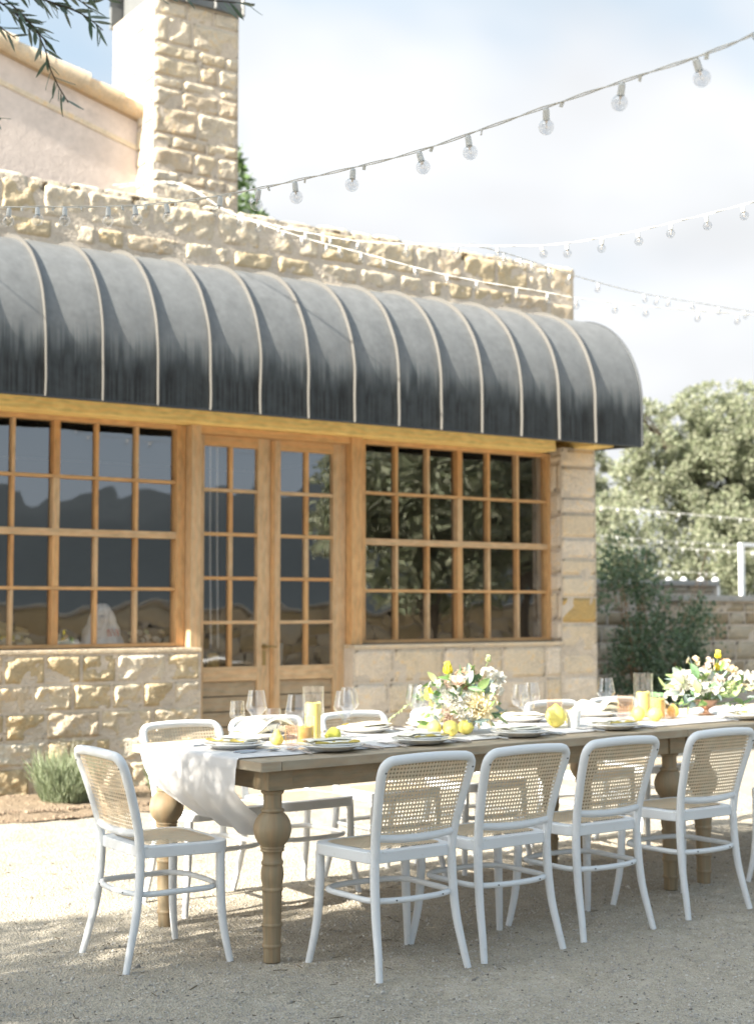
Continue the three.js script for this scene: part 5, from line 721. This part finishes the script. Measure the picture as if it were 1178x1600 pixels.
{ // the twigs that reach into the picture, leaf by leaf
  seed(860); const br = new THREE.Group(); br.name = 'branch'; oliveA.add(br); br.position.set(0.9, 0, -7.3); // world coordinates inside
  const lg = [0.17, 0.2, 0.15].map((w, k) => sheet((u, v) => V3((u - 0.5) * w * Math.pow(Math.sin(Math.PI * clamp(0.03 + 0.95 * v)), 0.85), 0.05 * Math.abs(u - 0.5) - 0.12 * (k - 1) * v * v, v), 2, 6)); const lm = [[0.06, 0.11, 0.075], [0.09, 0.14, 0.10], [0.14, 0.18, 0.15]].map(c => M(c, 0.5, { side: THREE.DoubleSide }));
  const twig = (pts, n, spread = 1) => { const cv = new THREE.CatmullRomCurve3(pts.map(p => V3(...p))); part('twig', limb(pts, [0.004, 0.003, 0.0015], 20, 5), MT.bark, br); for (let i = 0; i < n; i++) { const u = 0.12 + 0.88 * i / n, q = cv.getPoint(u), tg = cv.getTangent(u), sd = perp(tg).multiplyScalar(i % 2 ? 1 : -1); const l = part('leaf', lg[i % 3], lm[Math.floor(rnd() * 3)], br); l.position.copy(q); l.scale.setScalar(rr(0.042, 0.062) * spread); l.quaternion.setFromUnitVectors(V3(0, 0, 1), tg.clone().multiplyScalar(0.8).addScaledVector(sd, 0.8).normalize()); l.rotateZ(rr(0, 6)); } };
  twig([[0.55, 3.0, 6.75], [1.05, 2.93, 6.72], [1.27, 2.80, 6.73], [1.31, 2.70, 6.73], [1.345, 2.63, 6.75]], 26);
  twig([[1.0, 2.95, 6.72], [1.2, 2.9, 6.72], [1.36, 2.84, 6.8], [1.40, 2.80, 6.83]], 18);
  twig([[0.8, 3.02, 6.8], [1.15, 2.97, 6.75], [1.4, 2.92, 6.85], [1.6, 2.885, 6.95], [1.72, 2.875, 7.02]], 30);
  twig([[0.9, 2.98, 6.7], [1.15, 2.89, 6.68], [1.26, 2.83, 6.7], [1.3, 2.78, 6.72]], 18);
  twig([[0.7, 2.75, 6.6], [1.0, 2.66, 6.62], [1.15, 2.61, 6.64], [1.205, 2.585, 6.66]], 14);
  twig([[0.8, 2.96, 6.62], [1.0, 2.90, 6.6], [1.16, 2.86, 6.62], [1.24, 2.80, 6.66]], 28);
  twig([[0.9, 3.05, 6.75], [1.1, 2.97, 6.7], [1.26, 2.90, 6.72], [1.33, 2.86, 6.76]], 30);
  twig([[0.9, 3.0, 6.6], [1.1, 2.93, 6.64], [1.22, 2.86, 6.68], [1.27, 2.81, 6.7]], 26);
  twig([[0.95, 3.03, 6.7], [1.18, 2.96, 6.72], [1.33, 2.9, 6.77], [1.38, 2.86, 6.8]], 26);
  twig([[0.85, 2.97, 6.78], [1.1, 2.93, 6.75], [1.3, 2.89, 6.8], [1.42, 2.88, 6.84]], 20);
}
{ // lavender and mulch at the wall's foot
  seed(870); const mulch = single('planting_bed', sheet((u, v) => { const x = mix(1.8, 5.15, u), z = mix(0.0, 1.0 + 0.07 * nz(x * 1.8, 2), v); const e = Math.min(1, (1 - v) * 6, (1 - u) * 10); return V3(x, 0.006 + e * (0.045 + 0.02 * nz(x * 4, z * 4, 5) + 0.012 * nz(x * 16, z * 16, 2)), z); }, 110, 40, 4, 1.4), M([0.42, 0.33, 0.245], 0.97, { map: sandMapF, bumpMap: sandBump, bumpScale: 0.02 }), 'strip of tan bark mulch along the foot of the left stone wall', 'planting bed');
  const chip = new THREE.BoxGeometry(1, 0.3, 0.5), N = 5000, im = new THREE.InstancedMesh(chip, M([1, 1, 1], 0.95), N); im.name = 'bark_chips'; im.userData.kind = 'stuff'; tag(im, 'loose bark chips on the bed by the left wall', 'bark chips'); im.castShadow = im.receiveShadow = true; const q = new THREE.Quaternion(), c = new THREE.Color();
  for (let i = 0; i < N; i++) { const x = rr(2.6, 5.1), z = rr(0.03, 1.0); const s = rr(0.008, 0.024); q.setFromAxisAngle(rdir(), rr(0, 6)); im.setMatrixAt(i, new THREE.Matrix4().compose(V3(x, 0.045 + 0.02 * nz(x * 4, z * 4, 5) + (z > 0.9 ? -0.035 : 0), z), q, V3(s, s, s))); const k = rr(0.12, 0.42); im.setColorAt(i, c.setRGB(k, k * 0.76, k * 0.55)); } scene.add(im);
  const lav = (label, x, z, h, n, w) => { const t = thing('lavender_bush', label, 'plant', [x, 0.03, z], 0, 'lavender along the wall'); const L = new Leaves(); for (let i = 0; i < n; i++) { const a = rr(0, 6.28), r = w * Math.sqrt(rnd()) * 0.45, d = V3(Math.cos(a) * rr(0, 0.6), 1, Math.sin(a) * rr(0, 0.6)).normalize(); const hh = h * rr(0.3, 0.85); let p = V3(Math.cos(a) * r, 0.02, Math.sin(a) * r); const col = [0.27, 0.32, 0.19]; for (let k = 0; k < 5; k++) { const k0 = rr(0.7, 1.25); const dd = d.clone().add(rdir().multiplyScalar(0.35)).normalize(); L.add(p, dd, perp(dd), hh * 0.32, 0.008, [col[0] * k0, col[1] * k0, col[2] * k0]); p = p.clone().addScaledVector(d, hh * 0.18); } } part('foliage', L.geo(), MT.leaf, t); const S = new Leaves(); for (let i = 0; i < 40; i++) { const a = rr(0, 6.28), d = V3(Math.cos(a) * rr(0, 0.4), 1, Math.sin(a) * rr(0, 0.4)).normalize(), p = d.clone().multiplyScalar(h * rr(0.2, 0.4)); S.add(p, d, perp(d), h * rr(0.5, 0.8), 0.005, [0.36, 0.38, 0.25]); const e = p.clone().addScaledVector(d, h * 0.55); for (let k = 0; k < 4; k++) S.add(e.clone().addScaledVector(d, k * 0.012), rdir(), perp(d), 0.016, 0.010, [0.46, 0.42, 0.34]); } part('flower_stalks', S.geo(), MT.leaf, t); };
  lav('grey green lavender bush by the stone wall behind the head chair', 3.92, 0.50, 0.44, 900, 0.40);
  lav('lower lavender bush by the stone wall, mostly hidden behind the far chair', 4.72, 0.45, 0.26, 300, 0.3);
}
// ------------------------------------------------------------------ what the panes mirror: hills, a low wall and trees behind the camera
{
  const g = sheet((u, v) => { const x = mix(-500, 900, u), z = mix(150, 700, v); const rid = Math.sin(Math.PI * Math.min(1, v * 1.15)) ; const h = rid * (30 + 14 * fbm(x / 170, z / 170, 2, 4) + 5 * Math.sin(x / 140 + 0.6)); return V3(x, Math.max(-0.5, h * sstep(0, 0.15, v)), z); }, 120, 40, 60, 24); struct('hills', g, M([0.030, 0.042, 0.052], 0.95, { map: plasterMap }));
  const w = thing('low_garden_wall', 'low stone wall across the court behind the camera', 'wall', [0, 0, 17]); seed(900); const core = part('wall', bx(1, 32, -0.05, 1.35, 0, 0.4, 0), MT.mortar, w); part('coping', bx(0.9, 32.1, 1.352, 1.44, -0.06, 0.46, 0.01), MT.capStone, w);
  courses(6, 27, 0.1, 1.34, [0.3], 0.5, 1.0, (x, y, ww, hh) => { const s = stone(core, ww, hh, { rough: 0.02, base: 0.015, edge: 0.03, cell: 0.12 }); s.rotation.y = Math.PI; s.position.set(x, y, 0); }, 0.03);
  seed(910); tree('oak_tree', 'broad green tree behind the camera, mirrored in the right window', [17.2, 0, 13.2], 0.22, 2.2, [[0, 4.0, 0, 2.0, 1.9, 1.8], [1.6, 3.6, 0.4, 1.5, 1.6, 1.4], [-1.2, 3.4, 0.3, 1.3, 1.4, 1.2], [0.6, 5.8, 0, 1.3, 1.1, 1.2], [0.3, 2.2, -0.2, 1.8, 1.0, 1.4]], 26000, 0.15, 0.10, OAK, { freq: 1.5, thr: -0.06 });
  seed(911); tree('oak_tree', 'green tree behind the camera beside the mirrored one', [21.0, 0, 14.5], 0.2, 2.4, [[0, 4.2, 0, 1.9, 2.0, 1.7], [-1.4, 3.0, 0.2, 1.4, 1.3, 1.3], [1.2, 3.2, 0.1, 1.4, 1.6, 1.3], [0, 6.0, 0, 1.2, 1.0, 1.1]], 22000, 0.15, 0.10, OAK, { freq: 1.5, thr: -0.06 });
}
// ------------------------------------------------------------------ draw
const renderer = new THREE.WebGLRenderer({ antialias: true });
renderer.toneMapping = THREE.LinearToneMapping; renderer.toneMappingExposure = EXPOSURE;
renderer.shadowMap.enabled = true; renderer.shadowMap.type = THREE.PCFSoftShadowMap;
renderer.setSize(753, 1024);
renderer.render(scene, camera);
